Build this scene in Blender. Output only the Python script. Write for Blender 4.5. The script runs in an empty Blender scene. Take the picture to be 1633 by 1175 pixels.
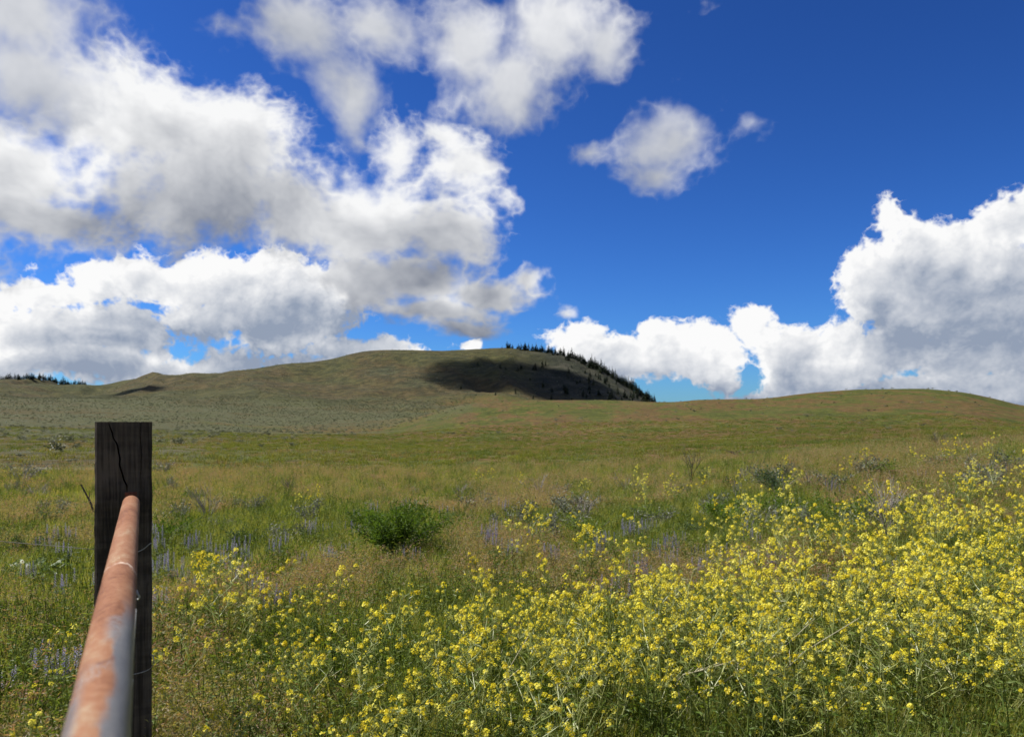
import bpy, math, random
import numpy as np
from mathutils import Vector, Matrix

random.seed(11)
rng = np.random.default_rng(11)
scene = bpy.context.scene
COL = scene.collection
PI = math.pi

# ------------------------------------------------------------------ camera
EYE = 1.6
FPX = 1257.0          # focal length in pixels of the 1633 px wide photograph
CX, HY = 816.5, 675.0  # principal column, horizon row
cam_d = bpy.data.cameras.new('camera')
cam = bpy.data.objects.new('camera', cam_d)
COL.objects.link(cam)
cam.location = (0, 0, EYE)
cam.rotation_euler = (math.radians(90), 0, 0)
cam_d.sensor_width = 36.0
cam_d.lens = FPX / 1633.0 * 36.0
cam_d.shift_y = (HY - 587.5) / 1633.0
cam_d.clip_start = 0.05
cam_d.clip_end = 30000
cam_d.dof.use_dof = True
cam_d.dof.focus_distance = 5.0
cam_d.dof.aperture_fstop = 5.6
cam_d.lens_unit = 'MILLIMETERS'
scene.camera = cam

# ------------------------------------------------------------------ view / render
scene.view_settings.view_transform = 'Standard'
scene.view_settings.look = 'None'
scene.view_settings.exposure = 0.68
scene.view_settings.gamma = 1.0
scene.render.engine = 'CYCLES'
cy = scene.cycles
cy.use_denoising = True
cy.use_adaptive_sampling = True
cy.adaptive_threshold = 0.012
cy.adaptive_min_samples = 10
cy.max_bounces = 4
cy.diffuse_bounces = 2
cy.glossy_bounces = 2
cy.transmission_bounces = 3
cy.transparent_max_bounces = 4
cy.caustics_reflective = False
cy.caustics_refractive = False

# ------------------------------------------------------------------ sun
SUN_AZ = math.radians(-80)     # left of the viewing direction
SUN_EL = math.radians(58)
sun_dir = Vector((math.sin(SUN_AZ) * math.cos(SUN_EL), math.cos(SUN_AZ) * math.cos(SUN_EL), math.sin(SUN_EL)))
sun_d = bpy.data.lights.new('sun', 'SUN')
sun_d.energy = 5.0
sun_d.angle = math.radians(0.53)
sun_d.color = (1.0, 0.955, 0.88)
sun = bpy.data.objects.new('sun', sun_d)
COL.objects.link(sun)
sun.location = (-30, 20, 60)
sun.rotation_euler = sun_dir.to_track_quat('Z', 'Y').to_euler()


# ------------------------------------------------------------------ node helper
class NT:
    def __init__(self, tree):
        self.t = tree

    def n(self, typ, **kw):
        nd = self.t.nodes.new(typ)
        for k, v in kw.items():
            setattr(nd, k, v)
        return nd

    def put(self, sock, val):
        if val is None:
            return
        if isinstance(val, bpy.types.NodeSocket):
            self.t.links.new(val, sock)
        else:
            sock.default_value = val

    def math(self, op, a, b=None, c=None, clamp=False):
        nd = self.n('ShaderNodeMath', operation=op, use_clamp=clamp)
        self.put(nd.inputs[0], a)
        self.put(nd.inputs[1], b)
        self.put(nd.inputs[2], c)
        return nd.outputs[0]

    def vmath(self, op, a, b=None, c=None):
        nd = self.n('ShaderNodeVectorMath', operation=op)
        self.put(nd.inputs[0], a)
        self.put(nd.inputs[1], b)
        self.put(nd.inputs[2], c)
        return nd.outputs['Value'] if op in ('LENGTH', 'DOT_PRODUCT', 'DISTANCE') else nd.outputs[0]

    def scale(self, v, s):
        nd = self.n('ShaderNodeVectorMath', operation='SCALE')
        self.put(nd.inputs[0], v)
        self.put(nd.inputs['Scale'], s)
        return nd.outputs[0]

    def mix(self, f, a, b, blend='MIX'):
        nd = self.n('ShaderNodeMix', data_type='RGBA', blend_type=blend)
        self.put(nd.inputs['Factor'], f)
        self.put(nd.inputs['A'] if False else nd.inputs[6], a)
        self.put(nd.inputs[7], b)
        return nd.outputs[2]

    def mrange(self, v, a, b, c=0.0, d=1.0, smooth=True):
        nd = self.n('ShaderNodeMapRange', interpolation_type='SMOOTHSTEP' if smooth else 'LINEAR')
        self.put(nd.inputs[0], v)
        for i, x in enumerate((a, b, c, d)):
            self.put(nd.inputs[i + 1], x)
        return nd.outputs[0]

    def noise(self, vec, scale, detail=3.0, rough=0.5, dim='3D', lac=2.0, dist=0.0, out=0):
        nd = self.n('ShaderNodeTexNoise', noise_dimensions=dim)
        self.put(nd.inputs['Vector'], vec)
        self.put(nd.inputs['Scale'], scale)
        self.put(nd.inputs['Detail'], detail)
        self.put(nd.inputs['Roughness'], rough)
        self.put(nd.inputs['Lacunarity'], lac)
        self.put(nd.inputs['Distortion'], dist)
        return nd.outputs[out]

    def ramp(self, f, stops, interp='LINEAR'):
        nd = self.n('ShaderNodeValToRGB')
        cr = nd.color_ramp
        cr.interpolation = interp
        while len(cr.elements) < len(stops):
            cr.elements.new(0.5)
        for e, (p, c) in zip(cr.elements, stops):
            e.position = p
            e.color = (*c, 1) if len(c) == 3 else c
        self.put(nd.inputs[0], f)
        return nd.outputs[0]

    def attr(self, name, out='Fac'):
        nd = self.n('ShaderNodeAttribute', attribute_name=name)
        return nd.outputs[out]


# ------------------------------------------------------------------ world: clear blue sky with cumulus banks
def azel(px, py):
    u = (px - CX) / FPX
    a = math.atan(u)
    return a, math.atan((HY - py) / FPX * math.cos(a))


# cumulus puffs: centre column, row, half width, half height (all directions in the world)
UPPER = [(20, 30, 150, 100), (50, 120, 110, 70), (490, 50, 95, 80), (525, 150, 62, 75), (600, 60, 90, 80, .15),
         (720, 85, 120, 95), (810, 130, 105, 75), (880, 40, 150, 90), (985, 60, 80, 80, .1), (1300, -190, 160, 100), (300, -180, 200, 110),
         (1075, 195, 84, 72, .1), (1062, 250, 60, 52, .3), (1175, 195, 60, 56, .55), (975, 222, 70, 46, .5), (400, 75, 60, 40, .5)]
MIDDLE = [(290, 215, 180, 84), (140, 190, 95, 70), (410, 255, 100, 90), (20, 265, 100, 80), (40, 345, 150, 60), (330, 320, 230, 84),
          (490, 340, 130, 62), (600, 350, 100, 66), (690, 375, 100, 70, .15), (620, 260, 80, 80, .35), (725, 285, 80, 66, .25), (700, 245, 80, 40, .4),
          (775, 325, 60, 26, .5), (640, 440, 130, 60, .1), (750, 455, 120, 44, .25), (690, 495, 110, 40, .2), (815, 432, 50, 40, .5), (878, 478, 50, 34, .5), (730, 525, 80, 30, .35), (-150, 330, 160, 140)]
FARC = [(60, 530, 120, 50), (190, 535, 62, 44), (110, 590, 190, 30), (340, 590, 110, 36), (480, 600, 90, 30), (600, 562, 130, 26, .2),
        (400, 445, 150, 46), (500, 455, 70, 46), (250, 450, 130, 30), (470, 515, 95, 56), (360, 500, 110, 40), (90, 465, 140, 24, .15),
        (755, 549, 34, 16, .2), (930, 545, 60, 40, .1), (990, 575, 90, 36), (1055, 550, 44, 30), (1130, 555, 60, 30), (1205, 522, 36, 34),
        (1250, 555, 70, 42), (1330, 550, 70, 38), (1430, 560, 90, 40), (1358, 430, 26, 30), (1400, 460, 60, 60), (1400, 372, 50, 50, .35), (1455, 395, 50, 40),
        (1530, 382, 50, 34), (1590, 362, 44, 36), (1640, 350, 60, 40), (1500, 450, 120, 85), (1620, 480, 140, 105), (1590, 580, 100, 30), (1750, 470, 160, 130), (1330, 588, 110, 22), (1090, 580, 80, 26),
        (1240, 606, 40, 20), (1300, 612, 70, 20), (1180, 630, 80, 22, .15), (1140, 605, 40, 26, .4), (1480, 622, 110, 20), (1640, 632, 60, 20)]

wd = bpy.data.worlds.new('World')
scene.world = wd
wd.use_nodes = True
wd.cycles.sampling_method = 'NONE'
wt = wd.node_tree
wt.nodes.clear()


SKY_TINT = (0.42, 0.80, 1.32)


def cloud_group(name, puffs, seed, warp, k_min, extra):
    """large forms of a cloud bank: signed thickness of overlapping puffs, ragged by a warp"""
    g = bpy.data.node_groups.new(name, 'ShaderNodeTree')
    g.interface.new_socket('P', in_out='INPUT', socket_type='NodeSocketVector')
    g.interface.new_socket('F', in_out='OUTPUT', socket_type='NodeSocketFloat')
    w = NT(g)
    gi = w.n('NodeGroupInput')
    go = w.n('NodeGroupOutput')
    P = gi.outputs[0]
    cur = None
    for (px, py, sx, sy, *thin) in puffs:
        a, e = azel(px, py)
        ia, ie = FPX / sx, FPX / sy
        L = w.vmath('LENGTH', w.vmath('MULTIPLY_ADD', P, (ia, ie, 0.0), (-a * ia, -e * ie, 0.0)))
        if thin:                       # ragged wisp: never grows thick
            L = w.math('ADD', L, thin[0])
        cur = L if cur is None else w.math('SMOOTH_MIN', cur, L, k_min)
    F = w.math('MAXIMUM', w.math('SUBTRACT', 1.0, cur), -1.6)
    if extra:
        # the same broken cloud cover carries on around the rest of the sky
        sx = w.n('ShaderNodeSeparateXYZ')
        w.put(sx.inputs[0], P)
        outside = w.math('MAXIMUM', w.mrange(w.math('ABSOLUTE', sx.outputs[0]), 0.66, 0.9),
                         w.mrange(sx.outputs[1], 0.5, 0.66))
        cov = w.math('MULTIPLY_ADD', w.noise(w.vmath('ADD', P, (seed, 0, 0)), 2.6, 1.0, 0.5, '2D'), 5.0, -2.55)
        F = w.math('MAXIMUM', F, w.math('SUBTRACT', w.math('MULTIPLY', cov, outside),
                                        w.math('MULTIPLY', w.math('SUBTRACT', 1.0, outside), 2.0)))
    w.put(go.inputs[0], F)
    return g


W = NT(wt)
tc = W.n('ShaderNodeTexCoord')
dirv = W.vmath('NORMALIZE', tc.outputs['Generated'])
sep = W.n('ShaderNodeSeparateXYZ')
W.put(sep.inputs[0], dirv)
az = W.math('ARCTAN2', sep.outputs[0], sep.outputs[1])
el = W.math('ARCSINE', sep.outputs[2])
comb = W.n('ShaderNodeCombineXYZ')
W.put(comb.inputs[0], az)
W.put(comb.inputs[1], el)
P0 = comb.outputs[0]
sky = W.n('ShaderNodeTexSky', sky_type='NISHITA')
sky.sun_disc = False
sky.sun_elevation = SUN_EL
sky.sun_rotation = SUN_AZ
sky.altitude = 700
sky.air_density = 1.0
sky.dust_density = 0.6
sky.ozone_density = 3.0
gm = W.n('ShaderNodeGamma')
W.put(gm.inputs[0], W.scale(sky.outputs[0], 0.11))
gm.inputs[1].default_value = 1.5
cur_col = W.scale(W.vmath('MULTIPLY', gm.outputs[0], SKY_TINT), 10.0)


def cloud_layer(col, name, puffs, seed, nscale, amp, stretch, extra, gain, bias, soft, lit, dark, sun_off, k, emb, warp, bl, kmin, dd):
    g = cloud_group(name, puffs, seed, warp, kmin, extra)
    # one warp for all samples of the layer
    q0 = W.vmath('MULTIPLY_ADD', P0, (1.0, stretch, 1.0), (seed * 1.7, seed * 0.9, seed))
    wn = W.noise(q0, nscale * 0.5, 1.5, 0.55, '2D', out=1)
    wv = W.vmath('MULTIPLY', W.vmath('SUBTRACT', wn, (0.5, 0.5, 0.5)), (warp, warp * 0.75, 0.0))

    def form(m):
        nd = W.n('ShaderNodeGroup')
        nd.node_tree = g
        W.put(nd.inputs[0], W.vmath('ADD', W.vmath('ADD', P0, (sun_off[0] * m, sun_off[1] * m, 0.0)), wv))
        return nd.outputs[0]
    f0, f3 = form(0.0), form(7.0)
    df = W.math('SUBTRACT', f3, f0)
    core = W.mrange(f0, 0.05, 0.65, amp * 2.0, amp * 1.0)
    coreb = W.mrange(f0, 0.05, 0.65, amp, amp * 0.6)

    def ev(m, detail, bill):
        F = f0 if m == 0 else (f3 if m == 7.0 else W.math('MULTIPLY_ADD', df, m / 7.0, f0))
        D = W.math('MULTIPLY_ADD', F, gain, bias)
        if detail:
            off = (sun_off[0] * m, sun_off[1] * m * stretch, 0.0)
            q = W.vmath('ADD', W.vmath('ADD', q0, off), W.scale(wv, 0.35))
            n1 = W.math('SUBTRACT', W.noise(q, nscale, detail, 0.60 if detail > 6 else 0.52, '2D'), 0.5)
            D = W.math('MULTIPLY_ADD', n1, core, D)
        if bill:
            n2 = W.math('ABSOLUTE', W.math('SUBTRACT', W.noise(q, nscale * 2.3, 3.0, 0.55, '2D'), 0.5))
            D = W.math('MULTIPLY_ADD', W.math('MULTIPLY', W.math('SUBTRACT', 0.10, n2), bill), coreb, D)
        return D
    d0 = ev(0.0, 7.0, bl)
    alpha = W.mrange(d0, 0.0, soft)
    s0 = ev(0.0, dd, bl * 0.6)
    d1 = ev(1.6, dd, bl * 0.6)
    d2 = ev(3.2, 2.0, 0)
    d3 = ev(7.0, 0, 0)
    tau = W.math('MULTIPLY', W.math('MAXIMUM', d1, 0.0), 0.5)
    tau = W.math('MULTIPLY_ADD', W.math('MAXIMUM', d2, 0.0), 0.8, tau)
    tau = W.math('MULTIPLY_ADD', W.math('MAXIMUM', d3, 0.0), 0.8, tau)
    light = W.math('MULTIPLY', W.math('EXPONENT', W.math('MULTIPLY', tau, -k)), 0.84)
    light = W.math('MULTIPLY_ADD', W.math('SUBTRACT', W.math('MINIMUM', s0, 1.6), W.math('MINIMUM', d1, 1.6)), emb, light, clamp=True)
    c = W.scale(W.mix(light, (*dark, 1), (*lit, 1)), 10.0)
    return W.mix(alpha, col, c)


cur_col = cloud_layer(cur_col, 'far_cumulus', FARC, 3.1, 15.0, 0.80, 1.1, False, 1.25, 0.14, 0.44,
                      (0.93, 0.93, 0.93), (0.28, 0.335, 0.44), (-0.0055, 0.008), 1.0, 0.75, 0.07, 2.6, 0.2, 4.0)
cur_col = cloud_layer(cur_col, 'middle_cumulus', MIDDLE, 7.7, 8.5, 0.98, 1.25, True, 1.25, 0.08, 0.80,
                      (0.90, 0.905, 0.91), (0.20, 0.225, 0.285), (-0.004, 0.018), 1.0, 0.50, 0.13, 1.9, 0.25, 3.5)
cur_col = cloud_layer(cur_col, 'upper_cumulus', UPPER, 12.3, 7.0, 1.0, 1.15, False, 1.15, 0.06, 1.05,
                      (0.80, 0.81, 0.835), (0.33, 0.36, 0.43), (-0.006, 0.018), 0.9, 0.50, 0.13, 1.8, 0.25, 3.5)
bg = W.n('ShaderNodeBackground')
W.put(bg.inputs[0], cur_col)
bg.inputs[1].default_value = 0.065
wo = W.n('ShaderNodeOutputWorld')
wt.links.new(bg.outputs[0], wo.inputs[0])


# ------------------------------------------------------------------ numeric noise
def _hash(ix, iy, s):
    h = (ix.astype(np.int64) * 374761393 + iy.astype(np.int64) * 668265263 + s * 974634777) & 0xFFFFFFFF
    h = ((h ^ (h >> 13)) * 1274126177) & 0xFFFFFFFF
    return ((h ^ (h >> 16)) & 0xFFFF) / 65535.0


def vnoise(x, y, s=0):
    x = np.asarray(x, float)
    y = np.asarray(y, float)
    ix, iy = np.floor(x), np.floor(y)
    fx, fy = x - ix, y - iy
    fx = fx * fx * fx * (fx * (fx * 6 - 15) + 10)
    fy = fy * fy * fy * (fy * (fy * 6 - 15) + 10)
    a, b = _hash(ix, iy, s), _hash(ix + 1, iy, s)
    c, d = _hash(ix, iy + 1, s), _hash(ix + 1, iy + 1, s)
    return (a + (b - a) * fx) * (1 - fy) + (c + (d - c) * fx) * fy - 0.5


def fbm(x, y, s=0, o=4):
    t, a = 0.0, 1.0
    for i in range(o):
        t = t + a * vnoise(x * 2 ** i + 13.7 * i, y * 2 ** i - 7.1 * i, s + i)
        a *= 0.5
    return t


def sstep(a, b, x):
    t = np.clip((np.asarray(x, float) - a) / (b - a), 0, 1)
    return t * t * (3 - 2 * t)


# ------------------------------------------------------------------ terrain: one polar sheet of real land forms
PXC = np.array([-500, 0, 70, 140, 200, 270, 350, 430, 520, 560, 600, 700, 750, 800, 850, 900, 950, 1000, 1040, 1070, 1120, 1200, 1300, 1380, 1450, 1530, 1580, 1633, 2100], float)
AZC = np.arctan((PXC - CX) / FPX)


def ring(pts):
    xs, ys = zip(*pts)
    return np.interp(PXC, xs, ys)


# range (m) -> image row of the bare ground seen from the camera, by column
ROWS = [
    (45, ring([(0, 738), (400, 738), (600, 740), (750, 738), (900, 735), (1050, 730), (1200, 724), (1350, 716), (1450, 711), (1633, 704)])),
    (120, ring([(0, 702), (300, 702), (600, 708), (900, 706), (1050, 700), (1200, 694), (1350, 688), (1450, 684), (1633, 684)])),
    (220, ring([(0, 683), (150, 686), (300, 691), (450, 694), (600, 693), (750, 674), (900, 668), (1050, 666), (1200, 662), (1350, 656), (1450, 652), (1550, 654), (1633, 664)])),
    (350, ring([(0, 664), (150, 668), (300, 677), (450, 685), (600, 680), (690, 657), (750, 644), (850, 639), (930, 638), (1000, 640), (1060, 642), (1120, 638), (1200, 637), (1300, 627), (1380, 622), (1450, 621), (1530, 626), (1580, 635), (1633, 647), (2100, 680)])),
    (460, ring([(0, 652), (150, 655), (300, 663), (450, 674), (600, 670), (690, 662), (800, 656), (1000, 658), (1200, 655), (1300, 650), (1450, 645), (1633, 668), (2100, 690)])),
    (700, ring([(0, 636), (150, 638), (300, 645), (450, 655), (600, 655), (800, 650), (900, 655), (1000, 664), (1200, 668), (2100, 690)])),
    (1000, ring([(0, 620), (140, 626), (220, 624), (270, 622), (430, 622), (600, 625), (700, 632), (800, 628), (900, 636), (1000, 655), (1060, 668), (2100, 685)])),
    (1180, ring([(0, 616), (140, 617), (200, 610), (270, 606), (430, 598), (520, 590), (600, 584), (700, 586), (800, 582), (900, 598), (950, 616), (1000, 638), (1050, 664), (2100, 685)])),
    (1400, ring([(0, 613), (70, 612), (140, 612), (200, 603), (270, 598), (350, 595), (430, 584), (520, 573), (560, 564), (600, 559), (700, 558.5), (750, 557), (800, 557), (850, 561), (900, 570), (950, 590), (1000, 618), (1040, 641), (1070, 660), (1120, 672), (2100, 684)])),
    (1750, ring([(0, 609), (70, 608.5), (120, 612), (150, 617), (200, 622), (270, 622), (600, 600), (800, 600), (950, 635), (1040, 668), (2100, 684)])),
]
NEAR = [  # range -> bare ground height
    (0.0, ring([(0, 0.0), (1633, 0.0)])),
    (3.0, ring([(0, 0.0), (800, 0.0), (1633, 0.06)])),
    (7.0, ring([(0, -0.02), (600, 0.0), (1000, 0.04), (1300, 0.14), (1633, 0.28), (2100, 0.35)])),
    (13.0, ring([(0, -0.1), (600, -0.08), (1000, 0.02), (1300, 0.30), (1633, 0.62), (2100, 0.7)])),
    (20.0, ring([(0, -0.25), (600, -0.25), (1000, -0.1), (1300, 0.42), (1633, 0.86), (2100, 0.9)])),
]
rk, zk = [], []
for r, zz in NEAR:
    rk.append(r)
    zk.append(zz)
for r, yy in ROWS:
    rk.append(r)
    zk.append(EYE + r * np.cos(AZC) * (HY - yy) / FPX)
for r, drop in ((2400, 40), (4000, 60), (9000, 120)):
    rk.append(r)
    zk.append(np.full_like(AZC, -drop * 0.2) + (15 if r == 2400 else 0))
rk = np.array(rk)
zk = np.array(zk)


def pchip(xk, yk, x):
    h = np.diff(xk)[:, None]
    d = np.diff(yk, axis=0) / h
    m = np.zeros_like(yk)
    w1 = 2 * h[1:] + h[:-1]
    w2 = h[1:] + 2 * h[:-1]
    same = (d[:-1] * d[1:]) > 0
    with np.errstate(divide='ignore', invalid='ignore'):
        mm = (w1 + w2) / (w1 / d[:-1] + w2 / d[1:])
    m[1:-1] = np.where(same, mm, 0)
    m[0], m[-1] = d[0], d[-1]
    i = np.clip(np.searchsorted(xk, x) - 1, 0, len(xk) - 2)
    hh = (xk[i + 1] - xk[i])[:, None]
    t = ((x - xk[i])[:, None]) / hh
    return ((2 * t ** 3 - 3 * t ** 2 + 1) * yk[i] + (t ** 3 - 2 * t ** 2 + t) * hh * m[i]
            + (-2 * t ** 3 + 3 * t ** 2) * yk[i + 1] + (t ** 3 - t ** 2) * hh * m[i + 1])


az_front = np.radians(np.linspace(-42, 42, 520))
az_back = np.radians(np.linspace(42, 318, 90)[1:-1])
AZ = np.concatenate([az_front, az_back])
RR = np.concatenate([[0.25], np.geomspace(0.5, 20, 90)[0:], np.geomspace(20, 2600, 300)[1:], np.geomspace(2600, 9000, 14)[1:]])
zr = pchip(rk, zk, RR)                      # rows at the key columns
# columns: smooth interpolation (cubic through the key columns)
azw = np.where(AZ > PI, AZ - 2 * PI, AZ)
Z = np.empty((len(RR), len(AZ)))
azq = np.clip(azw, AZC[0], AZC[-1])
Z = pchip(AZC, zr.T, azq).T
edge = sstep(math.radians(60), math.radians(150), np.abs(azw))
Z = Z * (1 - edge)[None, :] + edge[None, :] * (0.02 * RR[:, None] * sstep(30, 400, RR)[:, None])
Xg = RR[:, None] * np.sin(azw)[None, :]
Yg = RR[:, None] * np.cos(azw)[None, :]
# relief: folds in the hills, hummocks in the field
far = sstep(650, 1050, RR)[:, None]
mid = sstep(25, 120, RR)[:, None]
fold = fbm(Xg / 150 + Yg / 420, Yg / 260 - Xg / 500, 5, 4)
gully = -np.abs(fbm(Xg / 190 + Yg / 500 + 3, Yg / 600, 21, 3))
depth_fade = 1 - 0.75 * sstep(1220, 1400, RR)[:, None] * (1 - sstep(1420, 1600, RR)[:, None])
rav = -np.abs(fbm(Xg / 85 + Yg / 300 + 9, Yg / 420, 23, 3)) * sstep(-0.1, 0.15, fbm(Xg / 300, Yg / 300, 24, 2))
Z += far * depth_fade * (13.0 * fold + 34.0 * gully + 16.0 * rav + 8.0)
Z += mid * (1 - far) * (0.55 * fbm(Xg / 22, Yg / 30, 8, 3) + 1.6 * sstep(60, 160, RR)[:, None] * (1 - sstep(230, 320, RR)[:, None]) * fbm(Xg / 90, Yg / 70, 12, 3)) * (1 - 0.6 * sstep(250, 340, RR)[:, None])
Z += (1 - mid) * 0.06 * fbm(Xg / 1.3, Yg / 1.3, 9, 3) * sstep(1.0, 3.0, RR)[:, None]


def zground(x, y):
    x = np.asarray(x, float)
    y = np.asarray(y, float)
    r = np.hypot(x, y)
    a = np.arctan2(x, y)
    i = np.clip(np.searchsorted(RR, r) - 1, 0, len(RR) - 2)
    tr = np.clip((r - RR[i]) / (RR[i + 1] - RR[i]), 0, 1)
    fa = np.clip((a - az_front[0]) / (az_front[-1] - az_front[0]), 0, 1) * (len(az_front) - 1)
    j = np.clip(np.floor(fa).astype(int), 0, len(az_front) - 2)
    ta = fa - j
    return ((Z[i, j] * (1 - tr) + Z[i + 1, j] * tr) * (1 - ta) + (Z[i, j + 1] * (1 - tr) + Z[i + 1, j + 1] * tr) * ta)


def hit(px, py, h=0.0, rmin=1.5, rmax=2000):
    """world point on the land (or at plant height h above it) seen at a photograph pixel"""
    X, Zt = (px - CX) / FPX, (HY - py) / FPX
    t = np.geomspace(rmin, rmax, 1600)
    g = EYE + Zt * t - zground(X * t, t) - h
    k = np.where(g <= 0)[0]
    tt = t[k[0]] if len(k) else rmax
    return X * tt, tt, float(zground(X * tt, tt))


def skyline(px):
    """range of the highest land in that direction"""
    a = math.atan((px - CX) / FPX)
    t = np.geomspace(900, 2300, 900)
    x, y = t * math.sin(a), t * math.cos(a)
    e = (zground(x, y) - EYE) / t
    k = int(np.argmax(e))
    return a, t[k]


# ------------------------------------------------------------------ materials
def material(name):
    m = bpy.data.materials.new(name)
    m.use_nodes = True
    m.node_tree.nodes.clear()
    t = NT(m.node_tree)
    out = t.n('ShaderNodeOutputMaterial')
    return m, t, out


def leafy(name, stops, transl=0.35, scale=1.2, rnd=0.6, tcol=(1.25, 1.15, 0.55), spec=0.04):
    m, t, out = material(name)
    geo = t.n('ShaderNodeNewGeometry')
    oi = t.n('ShaderNodeObjectInfo')
    n = t.noise(geo.outputs['Position'], scale, 2.0, 0.6)
    f = t.math('MULTIPLY_ADD', t.math('SUBTRACT', oi.outputs['Random'], 0.5), rnd, n, clamp=True)
    c = t.ramp(f, stops)
    d = t.n('ShaderNodeBsdfDiffuse')
    t.put(d.inputs[0], c)
    tr = t.n('ShaderNodeBsdfTranslucent')
    t.put(tr.inputs[0], t.vmath('MULTIPLY', c, tcol))
    mx = t.n('ShaderNodeMixShader')
    mx.inputs[0].default_value = transl
    m.node_tree.links.new(d.outputs[0], mx.inputs[1])
    m.node_tree.links.new(tr.outputs[0], mx.inputs[2])
    gl = t.n('ShaderNodeBsdfGlossy')
    gl.inputs['Roughness'].default_value = 0.45
    m2 = t.n('ShaderNodeMixShader')
    m2.inputs[0].default_value = spec
    m.node_tree.links.new(mx.outputs[0], m2.inputs[1])
    m.node_tree.links.new(gl.outputs[0], m2.inputs[2])
    m.node_tree.links.new(m2.outputs[0], out.inputs[0])
    return m


M = {}
M['grass'] = leafy('meadow grass', [(0.2, (0.125, 0.18, 0.022)), (0.5, (0.215, 0.25, 0.040)), (0.8, (0.34, 0.335, 0.09))], 0.55, 0.9, rnd=0.9, spec=0.02)
M['dry'] = leafy('cheatgrass', [(0.2, (0.26, 0.245, 0.10)), (0.5, (0.30, 0.235, 0.12)), (0.8, (0.32, 0.20, 0.13))], 0.55, 0.5, rnd=0.9, spec=0.02)
M['drystem'] = leafy('cheatgrass stem', [(0.2, (0.16, 0.18, 0.045)), (0.8, (0.26, 0.235, 0.09))], 0.55, 0.5, rnd=0.9, spec=0.02)
for _k, _a, _b in (('turf1', (0.125, 0.155, 0.024), (0.185, 0.20, 0.04)), ('turf2', (0.14, 0.155, 0.034), (0.20, 0.19, 0.055)),
                   ('turf3', (0.20, 0.155, 0.065), (0.25, 0.19, 0.085)), ('turf4', (0.09, 0.125, 0.022), (0.13, 0.165, 0.035))):
    M[_k] = leafy('far grass ' + _k[-1], [(0.25, _a), (0.75, _b)], 0.45, 0.2, spec=0.01)
M['forb'] = leafy('forb leaves', [(0.25, (0.085, 0.13, 0.020)), (0.55, (0.125, 0.18, 0.032)), (0.8, (0.17, 0.215, 0.055))], 0.5, 1.0, spec=0.015)
M['bush'] = leafy('green bush leaves', [(0.25, (0.07, 0.125, 0.016)), (0.75, (0.12, 0.19, 0.03))], 0.5, 5.0, spec=0.01)
M['bluebush'] = leafy('blue green shrub leaves', [(0.25, (0.05, 0.085, 0.035)), (0.75, (0.09, 0.13, 0.06))], 0.4, 5.0, spec=0.01)
M['sage'] = leafy('sagebrush leaves', [(0.25, (0.10, 0.115, 0.075)), (0.5, (0.14, 0.15, 0.10)), (0.8, (0.19, 0.20, 0.14))], 0.2, 3.0, tcol=(1, 1, 0.8))
M['sagefar'] = leafy('hillside sagebrush leaves', [(0.2, (0.085, 0.095, 0.045)), (0.5, (0.125, 0.135, 0.072)), (0.8, (0.19, 0.195, 0.125))], 0.35, 0.05, rnd=1.0, tcol=(1, 1, 0.8))
M['pale'] = leafy('pale broad leaves', [(0.25, (0.085, 0.135, 0.05)), (0.75, (0.14, 0.195, 0.085))], 0.35, 6.0, tcol=(1, 1, 0.8))
M['mstem'] = leafy('mustard stem', [(0.25, (0.22, 0.28, 0.07)), (0.75, (0.38, 0.41, 0.14))], 0.4, 3.0)
M['mleaf'] = leafy('mustard leaves', [(0.25, (0.11, 0.175, 0.028)), (0.75, (0.19, 0.25, 0.055))], 0.5, 3.0, spec=0.015)
M['petal'] = leafy('mustard petals', [(0.2, (0.72, 0.58, 0.02)), (0.55, (0.80, 0.70, 0.04)), (0.85, (0.82, 0.75, 0.12))], 0.4, 8.0, rnd=0.7, tcol=(1.0, 0.95, 0.5), spec=0.02)
M['lupine'] = leafy('lupine petals', [(0.25, (0.13, 0.118, 0.215)), (0.6, (0.185, 0.17, 0.285)), (0.85, (0.25, 0.235, 0.33))], 0.3, 4.0, tcol=(1, 1, 1))
M['lleaf'] = leafy('lupine leaves', [(0.25, (0.07, 0.105, 0.045)), (0.75, (0.12, 0.16, 0.075))], 0.3, 4.0, tcol=(1, 1, 0.8))
M['dead'] = leafy('dead grey wood', [(0.25, (0.10, 0.085, 0.075)), (0.75, (0.24, 0.215, 0.19))], 0.0, 6.0, spec=0.02)
M['darkdead'] = leafy('dark dead wood', [(0.25, (0.025, 0.02, 0.018)), (0.75, (0.07, 0.055, 0.045))], 0.0, 6.0, spec=0.02)
M['drystalk'] = leafy('bleached dry stalk', [(0.25, (0.33, 0.30, 0.17)), (0.75, (0.48, 0.45, 0.30))], 0.1, 4.0)
M['needle'] = leafy('pine needles', [(0.2, (0.014, 0.026, 0.013)), (0.6, (0.028, 0.043, 0.020)), (0.85, (0.046, 0.060, 0.027))], 0.12, 0.12, rnd=0.7, tcol=(1, 1, 0.8))
M['bark'] = leafy('pine bark', [(0.25, (0.05, 0.035, 0.025)), (0.75, (0.10, 0.07, 0.05))], 0.0, 2.0, spec=0.02)


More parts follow.
